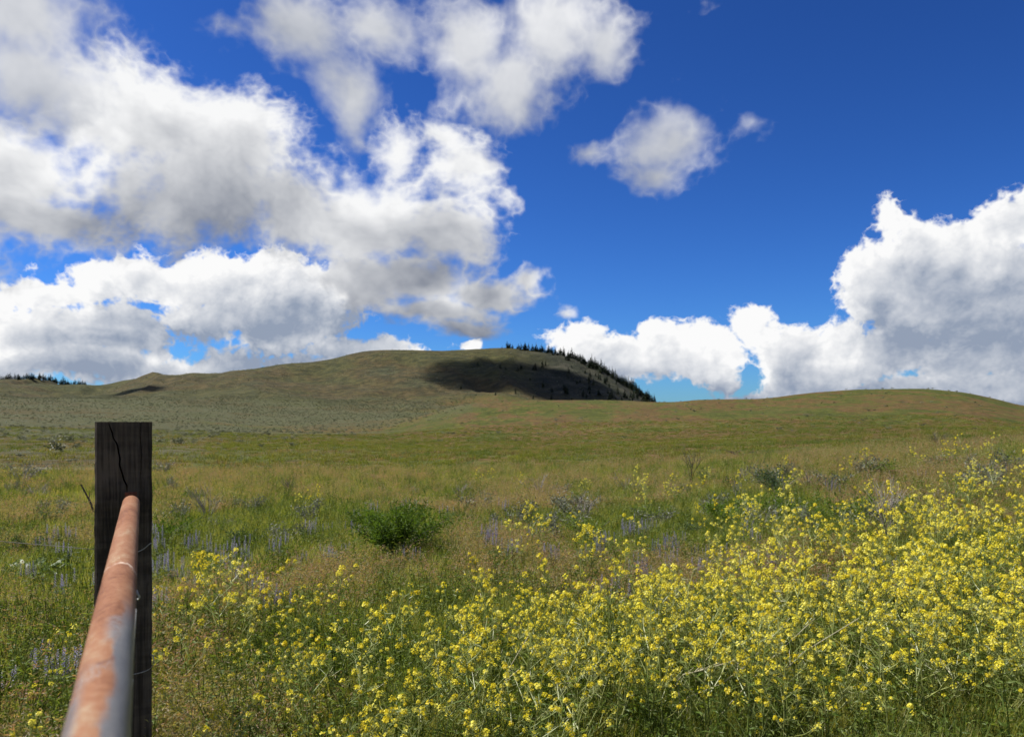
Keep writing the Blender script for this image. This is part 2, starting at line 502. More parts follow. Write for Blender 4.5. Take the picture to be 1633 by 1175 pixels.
def ground_material():
    m, t, out = material('rangeland soil and turf')
    geo = t.n('ShaderNodeNewGeometry')
    P = geo.outputs['Position']
    sage, hill, wood, near, track = (t.attr(k) for k in ('sage', 'hill', 'wood', 'near', 'track'))
    # meadow turf: olive, rusty and fresh green drifts lying along the slope
    Pm = t.vmath('MULTIPLY', P, (1.0, 0.45, 1.0))
    big = t.noise(Pm, 0.018, 4.0, 0.6)
    sml = t.noise(Pm, 0.16, 4.0, 0.65)
    f = t.math('MULTIPLY_ADD', t.math('SUBTRACT', sml, 0.5), 1.15, big)
    turf = t.ramp(f, [(0.34, (0.050, 0.058, 0.011)), (0.44, (0.062, 0.067, 0.014)), (0.50, (0.078, 0.062, 0.017)),
                      (0.57, (0.092, 0.054, 0.023)), (0.74, (0.056, 0.062, 0.012))])
    streak = t.mrange(t.noise(t.vmath('MULTIPLY', P, (0.35, 1.3, 1.0)), 0.035, 5.0, 0.6), 0.56, 0.70)
    turf = t.mix(t.math('MULTIPLY', streak, 0.6), turf, (0.092, 0.098, 0.020, 1))
    fine = t.noise(Pm, 0.7, 5.0, 0.75)
    turf = t.vmath('MULTIPLY', turf, t.ramp(fine, [(0.3, (0.42, 0.45, 0.45)), (0.5, (0.95, 0.95, 0.95)), (0.7, (1.6, 1.52, 1.4))]))
    # sagebrush slope: grey green with clumps of brush and pale grass between
    vo = t.n('ShaderNodeTexVoronoi', feature='F1')
    t.put(vo.inputs['Vector'], P)
    vo.inputs['Scale'].default_value = 0.3
    clump = t.mrange(vo.outputs['Distance'], 0.18, 0.5)
    sb = t.noise(Pm, 0.02, 4.0, 0.6)
    sc_ = t.ramp(t.math('MULTIPLY_ADD', t.math('SUBTRACT', t.noise(Pm, 0.09, 3.0, 0.6), 0.5), 0.8, sb), [(0.35, (0.052, 0.055, 0.021)), (0.5, (0.062, 0.065, 0.031)), (0.65, (0.060, 0.050, 0.020))])
    sc_ = t.vmath('MULTIPLY', sc_, t.ramp(t.noise(P, 0.5, 5.0, 0.75), [(0.3, (0.5, 0.54, 0.52)), (0.7, (1.5, 1.46, 1.4))]))
    sc_ = t.mix(t.math('MULTIPLY_ADD', clump, -0.6, 0.6), sc_, t.mix(vo.outputs['Color'], (0.036, 0.040, 0.022, 1), (0.11, 0.115, 0.078, 1)))
    # upper hill: thin dry grass
    hb = t.noise(P, 0.006, 5.0, 0.62)
    hc = t.ramp(hb, [(0.32, (0.050, 0.053, 0.020)), (0.5, (0.058, 0.054, 0.021)), (0.58, (0.067, 0.050, 0.023)), (0.68, (0.048, 0.051, 0.026))])
    hs = t.noise(P, 0.07, 4.0, 0.7)
    hc = t.mix(t.mrange(hs, 0.42, 0.60), t.vmath('MULTIPLY', hc, (0.52, 0.58, 0.62)), t.vmath('MULTIPLY', hc, (1.12, 1.1, 1.05)))
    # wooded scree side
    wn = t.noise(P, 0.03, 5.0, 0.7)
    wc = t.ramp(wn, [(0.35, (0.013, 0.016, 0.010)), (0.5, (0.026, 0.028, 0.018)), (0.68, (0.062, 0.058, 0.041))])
    nn = t.noise(P, 5.0, 5.0, 0.7)
    nc = t.ramp(nn, [(0.3, (0.05, 0.05, 0.02)), (0.55, (0.085, 0.085, 0.03)), (0.75, (0.13, 0.11, 0.05))])
    c = t.mix(sage, turf, sc_)
    c = t.mix(hill, c, hc)
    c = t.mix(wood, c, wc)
    c = t.mix(near, c, nc)
    c = t.mix(track, c, (0.24, 0.22, 0.17, 1))
    b = t.n('ShaderNodeBsdfPrincipled')
    t.put(b.inputs['Base Color'], c)
    b.inputs['Roughness'].default_value = 0.95
    b.inputs['Specular IOR Level'].default_value = 0.1
    bp = t.n('ShaderNodeBump')
    bp.inputs['Strength'].default_value = 0.55
    bp.inputs['Distance'].default_value = 1.0
    t.put(bp.inputs['Height'], t.math('ADD', t.math('MULTIPLY_ADD', t.math('MULTIPLY', t.noise(P, 0.04, 5.0, 0.65), hill), 16.0, t.math('MULTIPLY', t.noise(P, 0.5, 6.0, 0.7), 1.2)),
                                      t.math('MULTIPLY', clump, t.math('MULTIPLY', sage, -0.25))))
    m.node_tree.links.new(bp.outputs[0], b.inputs['Normal'])
    m.node_tree.links.new(b.outputs[0], out.inputs[0])
    return m


M['ground'] = ground_material()


# ------------------------------------------------------------------ object helpers
def tag(o, label=None, cat=None, group=None, kind=None):
    if label:
        o['label'] = label
    if cat:
        o['category'] = cat
    if group:
        o['group'] = group
    if kind:
        o['kind'] = kind
    return o


def empty(name, loc, rz=0.0):
    o = bpy.data.objects.new(name, None)
    o.empty_display_size = 0.1
    COL.objects.link(o)
    o.location = loc
    o.rotation_euler = (0, 0, rz)
    return o


def link(name, me, parent=None, loc=None):
    o = bpy.data.objects.new(name, me)
    COL.objects.link(o)
    if parent:
        o.parent = parent
    if loc is not None:
        o.location = loc
    return o


def copy_tree(o, parent=None):
    c = o.copy()
    COL.objects.link(c)
    c.parent = parent
    for ch in o.children:
        copy_tree(ch, c)
    return c


class MB:
    def __init__(self):
        self.v, self.f = [], []

    def add(self, vs, fs):
        b = len(self.v)
        self.v += [tuple(p) for p in vs]
        self.f += [tuple(i + b for i in q) for q in fs]

    def blade(self, p, a, h, lean, w, segs=3, droop=0.0, fold=0.0):
        """grass blade from p towards azimuth a"""
        d = Vector((math.cos(a), math.sin(a), 0))
        s = Vector((-math.sin(a), math.cos(a), 0)) * w * 0.5
        vs = []
        p = Vector(p)
        for i in range(segs + 1):
            t = i / segs
            c = p + d * (lean * t * t) + Vector((0, 0, h * (t - droop * t * t * t)))
            if i == segs:
                vs.append(c)
            else:
                k = 1 - 0.75 * t
                vs += [c - s * k, c + s * k]
        fs = [(2 * i, 2 * i + 1, 2 * i + 3, 2 * i + 2) for i in range(segs - 1)]
        n = 2 * (segs - 1)
        fs.append((n, n + 1, n + 2))
        self.add(vs, fs)
        return vs[-1]

    def tube(self, pts, r0, r1, n=3, cap=False):
        pts = [Vector(p) for p in pts]
        vs, fs = [], []
        for i, p in enumerate(pts):
            d = (pts[min(i + 1, len(pts) - 1)] - pts[max(i - 1, 0)]).normalized()
            u = d.orthogonal().normalized() if i == 0 else (u - d * u.dot(d)).normalized()
            v = d.cross(u)
            r = r0 + (r1 - r0) * i / (len(pts) - 1)
            for k in range(n):
                a = 2 * PI * k / n
                vs.append(p + u * (math.cos(a) * r) + v * (math.sin(a) * r))
        for i in range(len(pts) - 1):
            for k in range(n):
                k2 = (k + 1) % n
                fs.append((i * n + k, i * n + k2, (i + 1) * n + k2, (i + 1) * n + k))
        if cap:
            fs.append(tuple(range(n))[::-1])
            fs.append(tuple((len(pts) - 1) * n + k for k in range(n)))
        self.add(vs, fs)

    def leaf(self, p, d, n, L, w):
        """flat bent leaf from p along d with normal about n"""
        d = Vector(d).normalized()
        s = d.cross(Vector(n))
        s = s.normalized() if s.length > 1e-4 else d.orthogonal().normalized()
        up = s.cross(d).normalized()
        p = Vector(p)
        m = p + d * L * 0.45 + up * L * 0.06
        vs = [p, m - s * w * 0.5, p + d * L - up * L * 0.08, m + s * w * 0.5, m - up * w * 0.12]
        self.add(vs, [(0, 1, 4), (1, 2, 4), (2, 3, 4), (3, 0, 4)])

    def quad(self, p, u, v):
        p, u, v = Vector(p), Vector(u), Vector(v)
        self.add([p - u - v, p + u - v, p + u + v, p - u + v], [(0, 1, 2, 3)])

    def mesh(self, name, mat, smooth=False):
        me = bpy.data.meshes.new(name)
        me.from_pydata(self.v, [], self.f)
        me.materials.append(mat)
        if smooth:
            me.polygons.foreach_set('use_smooth', [True] * len(me.polygons))
        me.update()
        return me


def rdir(zmin=-1.0, zmax=1.0):
    z = random.uniform(zmin, zmax)
    a = random.uniform(0, 2 * PI)
    s = math.sqrt(max(0, 1 - z * z))
    return Vector((s * math.cos(a), s * math.sin(a), z))


# ------------------------------------------------------------------ terrain objects
nR, nA = len(RR), len(AZ)
V = np.stack([Xg, Yg, Z], -1)
dR = np.gradient(V, axis=0)
dA = np.empty_like(V)
dA[:, 1:-1] = V[:, 2:] - V[:, :-2]
dA[:, 0] = V[:, 1] - V[:, -1]
dA[:, -1] = V[:, 0] - V[:, -2]
N = np.cross(dA, dR)
N /= np.linalg.norm(N, axis=-1, keepdims=True) + 1e-12
N[N[..., 2] < 0] *= -1
front = np.abs(azw)[None, :] < math.radians(60)
PX = np.where(front, CX + FPX * np.tan(np.clip(azw, -1.2, 1.2))[None, :], np.where(azw < 0, -2000, 3600)[None, :]) + 0 * RR[:, None]
Rg = RR[:, None] + 0 * azw[None, :]
wob = 60 * fbm(Xg / 60, Yg / 60, 31, 3)
PYg = HY - (Z - EYE) / np.maximum(Yg, 1e-3) * FPX
yb = np.interp(PX[0], [-500, 150, 340, 450, 600, 690, 760, 800], [752, 745, 708, 692, 682, 656, 640, 600])[None, :]
A_sage = sstep(-24, 26, yb - PYg + wob * 1.0) * sstep(22, 40, Rg) * (1 - sstep(720, 800, PX))
A_hill = sstep(700, 1000, Rg + wob * 2) * 0.85
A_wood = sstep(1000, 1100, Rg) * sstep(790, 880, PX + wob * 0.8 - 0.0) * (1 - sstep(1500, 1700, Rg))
A_near = 1 - sstep(18, 40, Rg + wob * 0.1)
trk = np.interp(PX[0], [-500, 150, 400], [46, 38, 60])[None, :]
A_track = (1 - sstep(0.5, 1.4, np.abs(Rg - trk + wob * 0.02))) * (1 - sstep(120, 200, PX)) * 0.45


def terrain_object(name, rows, mask_cols=None, label=None, cat=None):
    ids = np.arange(nR * nA).reshape(nR, nA)
    r0, r1 = rows
    faces = []
    a = ids[r0:r1, :]
    b = np.roll(a, -1, axis=1)
    q = np.stack([a[:-1], b[:-1], b[1:], a[1:]], -1)
    keep = np.ones(q.shape[:2], bool) if mask_cols is None else mask_cols[r0:r1 - 1]
    q = q[keep].reshape(-1, 4)
    used, inv = np.unique(q, return_inverse=True)
    me = bpy.data.meshes.new(name)
    co = V.reshape(-1, 3)[used]
    me.vertices.add(len(used))
    me.vertices.foreach_set('co', co.ravel())
    me.loops.add(q.size)
    me.loops.foreach_set('vertex_index', inv.ravel().astype(np.int32))
    me.polygons.add(len(q))
    me.polygons.foreach_set('loop_start', np.arange(0, q.size, 4, dtype=np.int32))
    me.update(calc_edges=True)
    me.polygons.foreach_set('use_smooth', [True] * len(q))
    for nm, arr in (('sage', A_sage), ('hill', A_hill), ('wood', A_wood), ('near', A_near), ('track', A_track)):
        at = me.attributes.new(nm, 'FLOAT', 'POINT')
        at.data.foreach_set('value', np.broadcast_to(arr, (nR, nA)).reshape(-1)[used].astype(np.float32))
    me.materials.append(M['ground'])
    me.normals_split_custom_set_from_vertices(N.reshape(-1, 3)[used].tolist())
    me.validate()
    o = link(name, me)
    tag(o, label, cat, None, 'structure')
    return o


i200 = int(np.searchsorted(RR, 190))
i760 = int(np.searchsorted(RR, 760))
i480 = int(np.searchsorted(RR, 480))
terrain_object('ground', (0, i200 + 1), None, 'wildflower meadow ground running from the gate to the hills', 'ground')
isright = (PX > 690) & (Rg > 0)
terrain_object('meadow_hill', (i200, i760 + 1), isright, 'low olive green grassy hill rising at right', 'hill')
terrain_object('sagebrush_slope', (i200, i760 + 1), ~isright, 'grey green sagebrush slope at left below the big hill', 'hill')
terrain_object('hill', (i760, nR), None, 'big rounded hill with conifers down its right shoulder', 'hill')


# ------------------------------------------------------------------ clouds overhead whose shade lies on the hill
def cloud_over(spot, height, sx, sy, sz, rz, label):
    """a cumulus so high that it stands above the picture; its shadow falls around spot"""
    k = (height - spot[2]) / sun_dir.z
    c = Vector(spot) + sun_dir * k
    mb = MB()
    import bmesh
    bm = bmesh.new()
    bmesh.ops.create_icosphere(bm, subdivisions=5, radius=1.0)
    for v in bm.verts:
        p = v.co.copy()
        d = 1 + 0.30 * float(fbm(p.x * 1.6 + p.z, p.y * 1.6 - p.z, 40, 5)) * 1.6
        v.co = Vector((p.x * sx * d, p.y * sy * d, (p.z if p.z > 0 else p.z * 0.35) * sz * d))
    me = bpy.data.meshes.new('cloud')
    bm.to_mesh(me)
    bm.free()
    me.polygons.foreach_set('use_smooth', [True] * len(me.polygons))
    me.materials.append(M['cloud'])
    o = link('cloud', me, None, c)
    o.rotation_euler = (0, 0, rz)
    tag(o, label, 'cloud', None, 'structure')
    return o


m, t, out = material('cloud')
d = t.n('ShaderNodeBsdfDiffuse')
d.inputs[0].default_value = (0.85, 0.86, 0.88, 1)
trn = t.n('ShaderNodeBsdfTransparent')
tcn = t.n('ShaderNodeTexCoord')          # the cloud thins towards its rim
rim = t.vmath('LENGTH', t.vmath('MULTIPLY', t.vmath('SUBTRACT', tcn.outputs['Generated'], (0.5, 0.5, 0.5)), (2, 2, 0)))
rim = t.math('MULTIPLY_ADD', t.math('SUBTRACT', t.noise(tcn.outputs['Generated'], 6.0, 4.0, 0.6), 0.5), 0.5, rim)
mx = t.n('ShaderNodeMixShader')
t.put(mx.inputs[0], t.mrange(rim, 0.62, 1.05, 0.14, 0.99))
m.node_tree.links.new(d.outputs[0], mx.inputs[1])
m.node_tree.links.new(trn.outputs[0], mx.inputs[2])
m.node_tree.links.new(mx.outputs[0], out.inputs[0])
M['cloud'] = m


def far_hit(px, py, r0):
    return hit(px, py, 0.0, r0, 2200)


s = far_hit(842, 606, 800)
cloud_over(s, 1550, 150, 125, 60, 0.1, 'small cumulus cloud shading the wooded shoulder of the hill')
s = far_hit(222, 622, 700)
cloud_over(s, 1500, 38, 30, 30, 0.0, 'tiny cumulus cloud shading a dip of the left slope')

# ------------------------------------------------------------------ fence post (split timber)
PD = 3.02                                    # distance of the post's face
pxl, pxr = (150.5 - CX) / FPX * PD, (239.5 - CX) / FPX * PD
PW = (pxr - pxl) * 0.94
gate_ax = math.atan((228 - CX) / FPX)        # the rail points this way
post_top = EYE + (HY - 672.5) / FPX * PD
gz = float(zground((pxl + pxr) / 2, PD + 0.1))


def build_post():
    mb = MB()
    n = 90
    levels = [gz - 0.25 + (post_top - gz + 0.25) * i / n for i in range(n + 1)]
    rows = []
    for z in levels:
        t = (post_top - z) / 0.30            # 0 at the top, 1 where the split dies out
        xc = PW * (0.245 + 0.33 * t ** 0.8 if t < 1 else 0.575) + 0.004 * math.sin(z * 43) + 0.002 * math.sin(z * 117)
        wd_ = max(0.0, 0.0034 * (1 - abs(t - 0.62) ** 2 * 0.9)) if t < 1.15 else 0.0
        wd_ = max(wd_ * (1.15 - t) * 1.6 if t > 0.85 else wd_, 0.0004)
        dp = 0.055 if t < 1.0 else 0.004
        j = lambda k: (0.004 if k in (1, 6, 7) else 0.0022) * float(vnoise(z * 25 + k * 7.3, k * 3.1, 60))
        ch = 0.008
        xq = max(PW * 0.80 + 0.003 * math.sin(z * 31), xc + 0.012)          # a second, hairline check
        wq = 0.0011 * max(0.0, 1 - (post_top - z) / 0.42) + 0.0002
        dq = 0.02 * max(0.0, 1 - (post_top - z) / 0.42) + 0.0005
        prof = [(0 + j(1), ch), (ch, 0 + j(2)), (xc * 0.5, 0.001 + j(3)), (xc - wd_, 0.0 + j(4)), (xc, dp), (xc + wd_, 0.001 + j(4)),
                (xq - wq, j(5)), (xq, dq), (xq + wq, j(5)), (PW - ch, 0 + j(6)), (PW + j(7), ch), (PW + j(8), 0.19), (PW - ch, 0.2), (ch, 0.2), (j(9), 0.19)]
        rows.append([(x, y, z) for x, y in prof])
    k = len(rows[0])
    vs = [p for r_ in rows for p in r_]
    fs = []
    for i in range(n):
        for a in range(k):
            b = (a + 1) % k
            fs.append((i * k + a, i * k + b, (i + 1) * k + b, (i + 1) * k + a))
    fs.append(tuple(n * k + a for a in range(k)))
    mb.add(vs, fs)
    return mb


m, t, out = material('weathered dark timber')
tcn = t.n('ShaderNodeTexCoord')
ob = tcn.outputs['Object']
grain = t.noise(t.vmath('MULTIPLY', ob, (60, 60, 2.0)), 1.0, 5.0, 0.7, dist=0.6)
saw = t.noise(t.vmath('MULTIPLY', ob, (3.0, 3.0, 34.0)), 1.0, 4.0, 0.6)
stain = t.noise(ob, 6.0, 3.0, 0.6)
f = t.math('MULTIPLY_ADD', saw, 0.2, t.math('MULTIPLY_ADD', grain, 0.62, t.math('MULTIPLY', stain, 0.42)))
c = t.ramp(f, [(0.42, (0.010, 0.008, 0.006)), (0.57, (0.034, 0.026, 0.019)), (0.72, (0.105, 0.083, 0.062))])
b = t.n('ShaderNodeBsdfPrincipled')
t.put(b.inputs['Base Color'], c)
b.inputs['Roughness'].default_value = 0.88
b.inputs['Specular IOR Level'].default_value = 0.25
bp = t.n('ShaderNodeBump')
bp.inputs['Strength'].default_value = 0.7
bp.inputs['Distance'].default_value = 0.004
t.put(bp.inputs['Height'], f)
m.node_tree.links.new(bp.outputs[0], b.inputs['Normal'])
m.node_tree.links.new(b.outputs[0], out.inputs[0])
M['post'] = m
post = link('fence_post', build_post().mesh('fence_post', M['post']), None, (pxl, PD, 0))
post.rotation_euler = (0, 0, -gate_ax)
tag(post, 'dark square timber post with a long split below its top', 'post')

# ------------------------------------------------------------------ rusty pipe rail running to the post
rail_r = 0.0302
RD = Vector((math.sin(gate_ax), math.cos(gate_ax), 0))          # along the rail
RS = Vector((RD.y, -RD.x, 0))                                     # to its right
end_d = PD - 0.006
drop = 0.303
end = Vector(((209.2 - CX) / FPX * end_d, end_d, EYE - drop))
L_rail = 3.5
rail_root = empty('pipe_rail', end - RD * L_rail)
rail_root.rotation_euler = (0, 0, -gate_ax)
tag(rail_root, 'rusty orange steel pipe rail running from the camera to the timber post', 'rail')


def rail_mesh():
    mb = MB()
    n, seg = 40, 140
    vs, fs = [], []
    for i in range(seg + 1):
        y = L_rail * i / seg
        r = rail_r
        if L_rail - y < 0.03:
            q = 1 - (L_rail - y) / 0.03
            r = rail_r * math.sqrt(max(0.02, 1 - 0.75 * q * q))
        for wy, wh in ((1.98, 0.0009), (2.42, 0.0011), (1.70, -0.0010)):   # weld beads and a dent
            r += wh * math.exp(-((L_rail - y - (end_d - 0) + wy * 0 - 0) ** 2) * 0) * 0
        for k in range(n):
            a = 2 * PI * k / n
            rr = r + 0.0005 * float(vnoise(y * 9, math.cos(a) * 2 + 5, 77))
            vs.append((math.cos(a) * rr, y, math.sin(a) * rr))
    for i in range(seg):
        for k in range(n):
            k2 = (k + 1) % n
            fs.append((i * n + k, (i + 1) * n + k, (i + 1) * n + k2, i * n + k2))
    fs.append(tuple(seg * n + k for k in range(n))[::-1])
    mb.add(vs, fs)
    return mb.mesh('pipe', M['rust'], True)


m, t, out = material('rusted pipe')
tcn = t.n('ShaderNodeTexCoord')
ob = tcn.outputs['Object']
sx = t.n('ShaderNodeSeparateXYZ')
t.put(sx.inputs[0], ob)
n1 = t.noise(t.vmath('MULTIPLY', ob, (16, 5, 16)), 1.0, 5.0, 0.62)
n2 = t.noise(ob, 70.0, 4.0, 0.65)
n3 = t.noise(t.vmath('MULTIPLY', ob, (30, 9, 30)), 1.0, 4.0, 0.6)
pit = t.noise(ob, 240.0, 3.0, 0.7)
rust = t.ramp(t.math('MULTIPLY_ADD', t.math('SUBTRACT', pit, 0.5), 0.45, t.math('MULTIPLY_ADD', t.math('SUBTRACT', n2, 0.5), 0.7, n1)),
              [(0.25, (0.10, 0.042, 0.024)), (0.42, (0.19, 0.082, 0.043)), (0.56, (0.235, 0.112, 0.060)), (0.68, (0.25, 0.148, 0.088)), (0.8, (0.30, 0.22, 0.14))])
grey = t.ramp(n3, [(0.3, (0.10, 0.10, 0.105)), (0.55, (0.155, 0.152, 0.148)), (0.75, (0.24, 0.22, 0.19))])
# bare galvanised metal and painted-in shade keep to the worn right flank, with a worn patch across the top
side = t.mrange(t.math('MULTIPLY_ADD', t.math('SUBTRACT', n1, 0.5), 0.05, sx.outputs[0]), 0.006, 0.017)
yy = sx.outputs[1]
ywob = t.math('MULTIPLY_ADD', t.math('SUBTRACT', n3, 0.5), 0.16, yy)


def band(c0, w0):
    return t.mrange(t.math('ABSOLUTE', t.math('SUBTRACT', ywob, c0)), w0 * 0.4, w0, 1.0, 0.0)


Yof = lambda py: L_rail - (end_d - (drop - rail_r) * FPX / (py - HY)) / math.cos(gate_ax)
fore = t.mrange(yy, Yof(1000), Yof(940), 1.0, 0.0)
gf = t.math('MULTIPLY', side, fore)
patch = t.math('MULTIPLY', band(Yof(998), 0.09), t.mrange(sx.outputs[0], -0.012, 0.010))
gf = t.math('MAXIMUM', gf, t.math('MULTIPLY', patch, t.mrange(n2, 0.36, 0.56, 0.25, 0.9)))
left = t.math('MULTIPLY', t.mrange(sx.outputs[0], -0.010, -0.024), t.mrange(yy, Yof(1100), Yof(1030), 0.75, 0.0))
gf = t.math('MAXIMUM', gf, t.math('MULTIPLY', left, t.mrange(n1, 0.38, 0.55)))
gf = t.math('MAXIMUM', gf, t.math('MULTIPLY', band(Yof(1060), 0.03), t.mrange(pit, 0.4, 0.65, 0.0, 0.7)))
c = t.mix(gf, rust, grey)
scr = t.math('MULTIPLY', t.mrange(t.math('ABSOLUTE', t.math('SUBTRACT', ywob, Yof(896))), 0.004, 0.012, 1.0, 0.0), t.mrange(n2, 0.35, 0.6))
c = t.mix(t.math('MULTIPLY', scr, 0.7), c, (0.62, 0.52, 0.42, 1))
drk = t.math('MULTIPLY', t.mrange(t.math('ABSOLUTE', t.math('SUBTRACT', ywob, Yof(1052))), 0.003, 0.010, 1.0, 0.0),
             t.mrange(t.math('ABSOLUTE', t.math('SUBTRACT', sx.outputs[0], 0.002)), 0.006, 0.013, 1.0, 0.0))
c = t.mix(t.math('MULTIPLY', drk, 0.85), c, (0.12, 0.055, 0.04, 1))
b = t.n('ShaderNodeBsdfPrincipled')
t.put(b.inputs['Base Color'], c)
t.put(b.inputs['Roughness'], t.mrange(gf, 0, 1, 0.8, 0.42))
t.put(b.inputs['Specular IOR Level'], t.mrange(gf, 0, 1, 0.15, 0.5))
t.put(b.inputs['Metallic'], t.math('MULTIPLY', gf, 0.35))
bp = t.n('ShaderNodeBump')
bp.inputs['Strength'].default_value = 0.8
bp.inputs['Distance'].default_value = 0.001
t.put(bp.inputs['Height'], t.math('MULTIPLY_ADD', pit, 0.5, n2))
m.node_tree.links.new(bp.outputs[0], b.inputs['Normal'])
m.node_tree.links.new(b.outputs[0], out.inputs[0])
M['rust'] = m

m, t, out = material('galvanised wire')
b = t.n('ShaderNodeBsdfPrincipled')
tcn = t.n('ShaderNodeTexCoord')
nz = t.noise(tcn.outputs['Object'], 60.0, 3.0, 0.6)
t.put(b.inputs['Base Color'], t.ramp(nz, [(0.3, (0.20, 0.19, 0.18)), (0.7, (0.42, 0.42, 0.40))]))
b.inputs['Metallic'].default_value = 0.6
b.inputs['Roughness'].default_value = 0.45
m.node_tree.links.new(b.outputs[0], out.inputs[0])
M['wire'] = m

m, t, out = material('dark rust')
b = t.n('ShaderNodeBsdfPrincipled')
tcn = t.n('ShaderNodeTexCoord')
t.put(b.inputs['Base Color'], t.ramp(t.noise(tcn.outputs['Object'], 80.0, 4.0, 0.6), [(0.3, (0.05, 0.018, 0.010)), (0.7, (0.16, 0.055, 0.025))]))
b.inputs['Roughness'].default_value = 0.85
m.node_tree.links.new(b.outputs[0], out.inputs[0])
M['darkrust'] = m

m, t, out = material('weathered old wire')
b = t.n('ShaderNodeBsdfPrincipled')
tcn = t.n('ShaderNodeTexCoord')
t.put(b.inputs['Base Color'], t.ramp(t.noise(tcn.outputs['Object'], 9.0, 3.0, 0.6), [(0.3, (0.06, 0.05, 0.04)), (0.7, (0.16, 0.15, 0.13))]))
b.inputs['Roughness'].default_value = 0.8
m.node_tree.links.new(b.outputs[0], out.inputs[0])
M['oldwire'] = m

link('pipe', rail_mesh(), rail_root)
bq = MB()
for (xa, xb, za, zb, ya, yb_) in ((-0.022, 0.020, -0.05, 0.041, L_rail - 0.004, L_rail + 0.003),):
    bq.add([(xa, ya, za), (xb, ya, za), (xb, ya, zb), (xa, ya, zb), (xa, yb_, za), (xb, yb_, za), (xb, yb_, zb), (xa, yb_, zb)],
           [(0, 1, 2, 3), (4, 7, 6, 5), (0, 4, 5, 1), (1, 5, 6, 2), (2, 6, 7, 3), (3, 7, 4, 0)])
bq.tube([(0.0, L_rail - 0.012, 0.035), (0.0, L_rail, 0.035)], 0.006, 0.006, 6, True)
link('end_bracket', bq.mesh('end_bracket', M['darkrust']), rail_root)
# slide-latch rod hung below the right side of the pipe
def rail_local(px, py, off):
    """point in the rail's frame seen at a pixel, off = metres right of the rail's axis plane"""
    d = Vector(((px - CX) / FPX, 1.0, (HY - py) / FPX))
    e0 = end - RD * L_rail
    o = Vector((0, 0, EYE))
    k = ((e0 + RS * off) - o).dot(RS) / d.dot(RS)
    p = o + d * k - e0
    return Vector((p.dot(RS), p.dot(RD), p.z))


EXTRA = []
a1, a2 = rail_local(215.8, 972, 0.022), rail_local(205.8, 1092, 0.019)
EXTRA.append((a1, a2))
rb = MB()
rb.tube([a1, a1.lerp(a2, 0.5), a2], 0.0042, 0.0045, 8, True)
link('latch_rod', rb.mesh('latch_rod', M['wire'], True), rail_root)
kb = MB()
kb.tube([a2 + Vector((0, 0.012, 0.004)), a2 + Vector((0, 0.006, 0)), a2 + Vector((0, -0.006, -0.001)), a2 + Vector((0, -0.012, -0.005))], 0.0075, 0.006, 10, True)
link('latch_knob', kb.mesh('latch_knob', M['wire'], True), rail_root)
hw = MB()
hw.tube([a2, a2 + Vector((0.001, -0.002, -0.06)), a2 + Vector((0.003, 0.0, -0.2)), a2 + Vector((0.002, 0.004, -0.42))], 0.0022, 0.0020, 6, True)
link('hanging_wire', hw.mesh('hanging_wire', M['wire'], True), rail_root)
hk = MB()
h0 = rail_local(217.5, 952, 0.024)
hk.tube([h0 + Vector((0.0, 0, 0.02)), h0 + Vector((0.004, 0, 0.008)), h0 + Vector((0.008, 0, 0.0)), h0 + Vector((0.004, 0, -0.008)), h0 + Vector((-0.003, 0, -0.004)), h0 + Vector((-0.004, 0, 0.03))], 0.003, 0.003, 6, True)
link('hook', hk.mesh('hook', M['wire'], True), rail_root)

# ------------------------------------------------------------------ wire ties round the post and the strand leading off left
def on_face(px, py, off=0.004):
    y = PD - off
    return Vector(((px - CX) / FPX * y, y, EYE + (HY - py) / FPX * y))


def wire(name, pts, r, label, cat, group=None, mat='wire'):
    # smooth through the points
    P_ = [Vector(p) for p in pts]
    o_ = []
    for i in range(len(P_) - 1):
        p0, p1, p2, p3 = P_[max(i - 1, 0)], P_[i], P_[i + 1], P_[min(i + 2, len(P_) - 1)]
        for q in range(6):
            u = q / 6
            o_.append(0.5 * ((2 * p1) + (p2 - p0) * u + (2 * p0 - 5 * p1 + 4 * p2 - p3) * u * u + (3 * p1 - p0 - 3 * p2 + p3) * u ** 3))
    o_.append(P_[-1])
    base = o_[0].copy()
    mb_ = MB()
    mb_.tube([p - base for p in o_], r, r, 6, True)
    o = link(name, mb_.mesh(name, M[mat], True), None, base)
    return tag(o, label, cat, group)


wire('tie_wire', [on_face(206, 882), on_face(218, 880), on_face(229, 875), on_face(238.5, 867), on_face(241, 866, -0.02), on_face(241, 866, -0.12)], 0.0016,
     'upper thin wire tied across the dark timber post', 'wire')
wire('tie_wire', [on_face(196, 1080), on_face(212, 1075), on_face(228, 1071), on_face(240, 1065), on_face(245, 1055, 0.02), on_face(244, 1046, 0.01), on_face(241, 1043, -0.03), on_face(242, 1050, -0.12)], 0.0017,
     'lower wire tied round the post with a curled end', 'wire')
pz = on_face(152, 876, -0.05)
far_end = Vector((-9.0, 5.6, pz.z + 0.35))
strand = [pz.lerp(far_end, i / 8) - Vector((0, 0, 0.25 * (i / 8) * (1 - i / 8))) for i in range(9)]
wire('fence_wire', strand, 0.0013, 'slack grey fence wire running left from the timber post', 'wire', None, 'oldwire')

# ------------------------------------------------------------------ plants: prototypes
PROTO = bpy.data.collections.new('plant_kinds')      # not linked: only feeds the scattered ground cover


def proto(name, meshes_mats):
    """one object from several (mb, material) pairs"""
    v, f, mi, mats = [], [], [], []
    for k, (mb, mat) in enumerate(meshes_mats):
        b = len(v)
        v += mb.v
        f += [tuple(i + b for i in q) for q in mb.f]
        mi += [k] * len(mb.f)
        mats.append(mat)
    me = bpy.data.meshes.new(name)
    me.from_pydata(v, [], f)
    for mt in mats:
        me.materials.append(mt)
    me.polygons.foreach_set('material_index', mi)
    me.update()
    return me


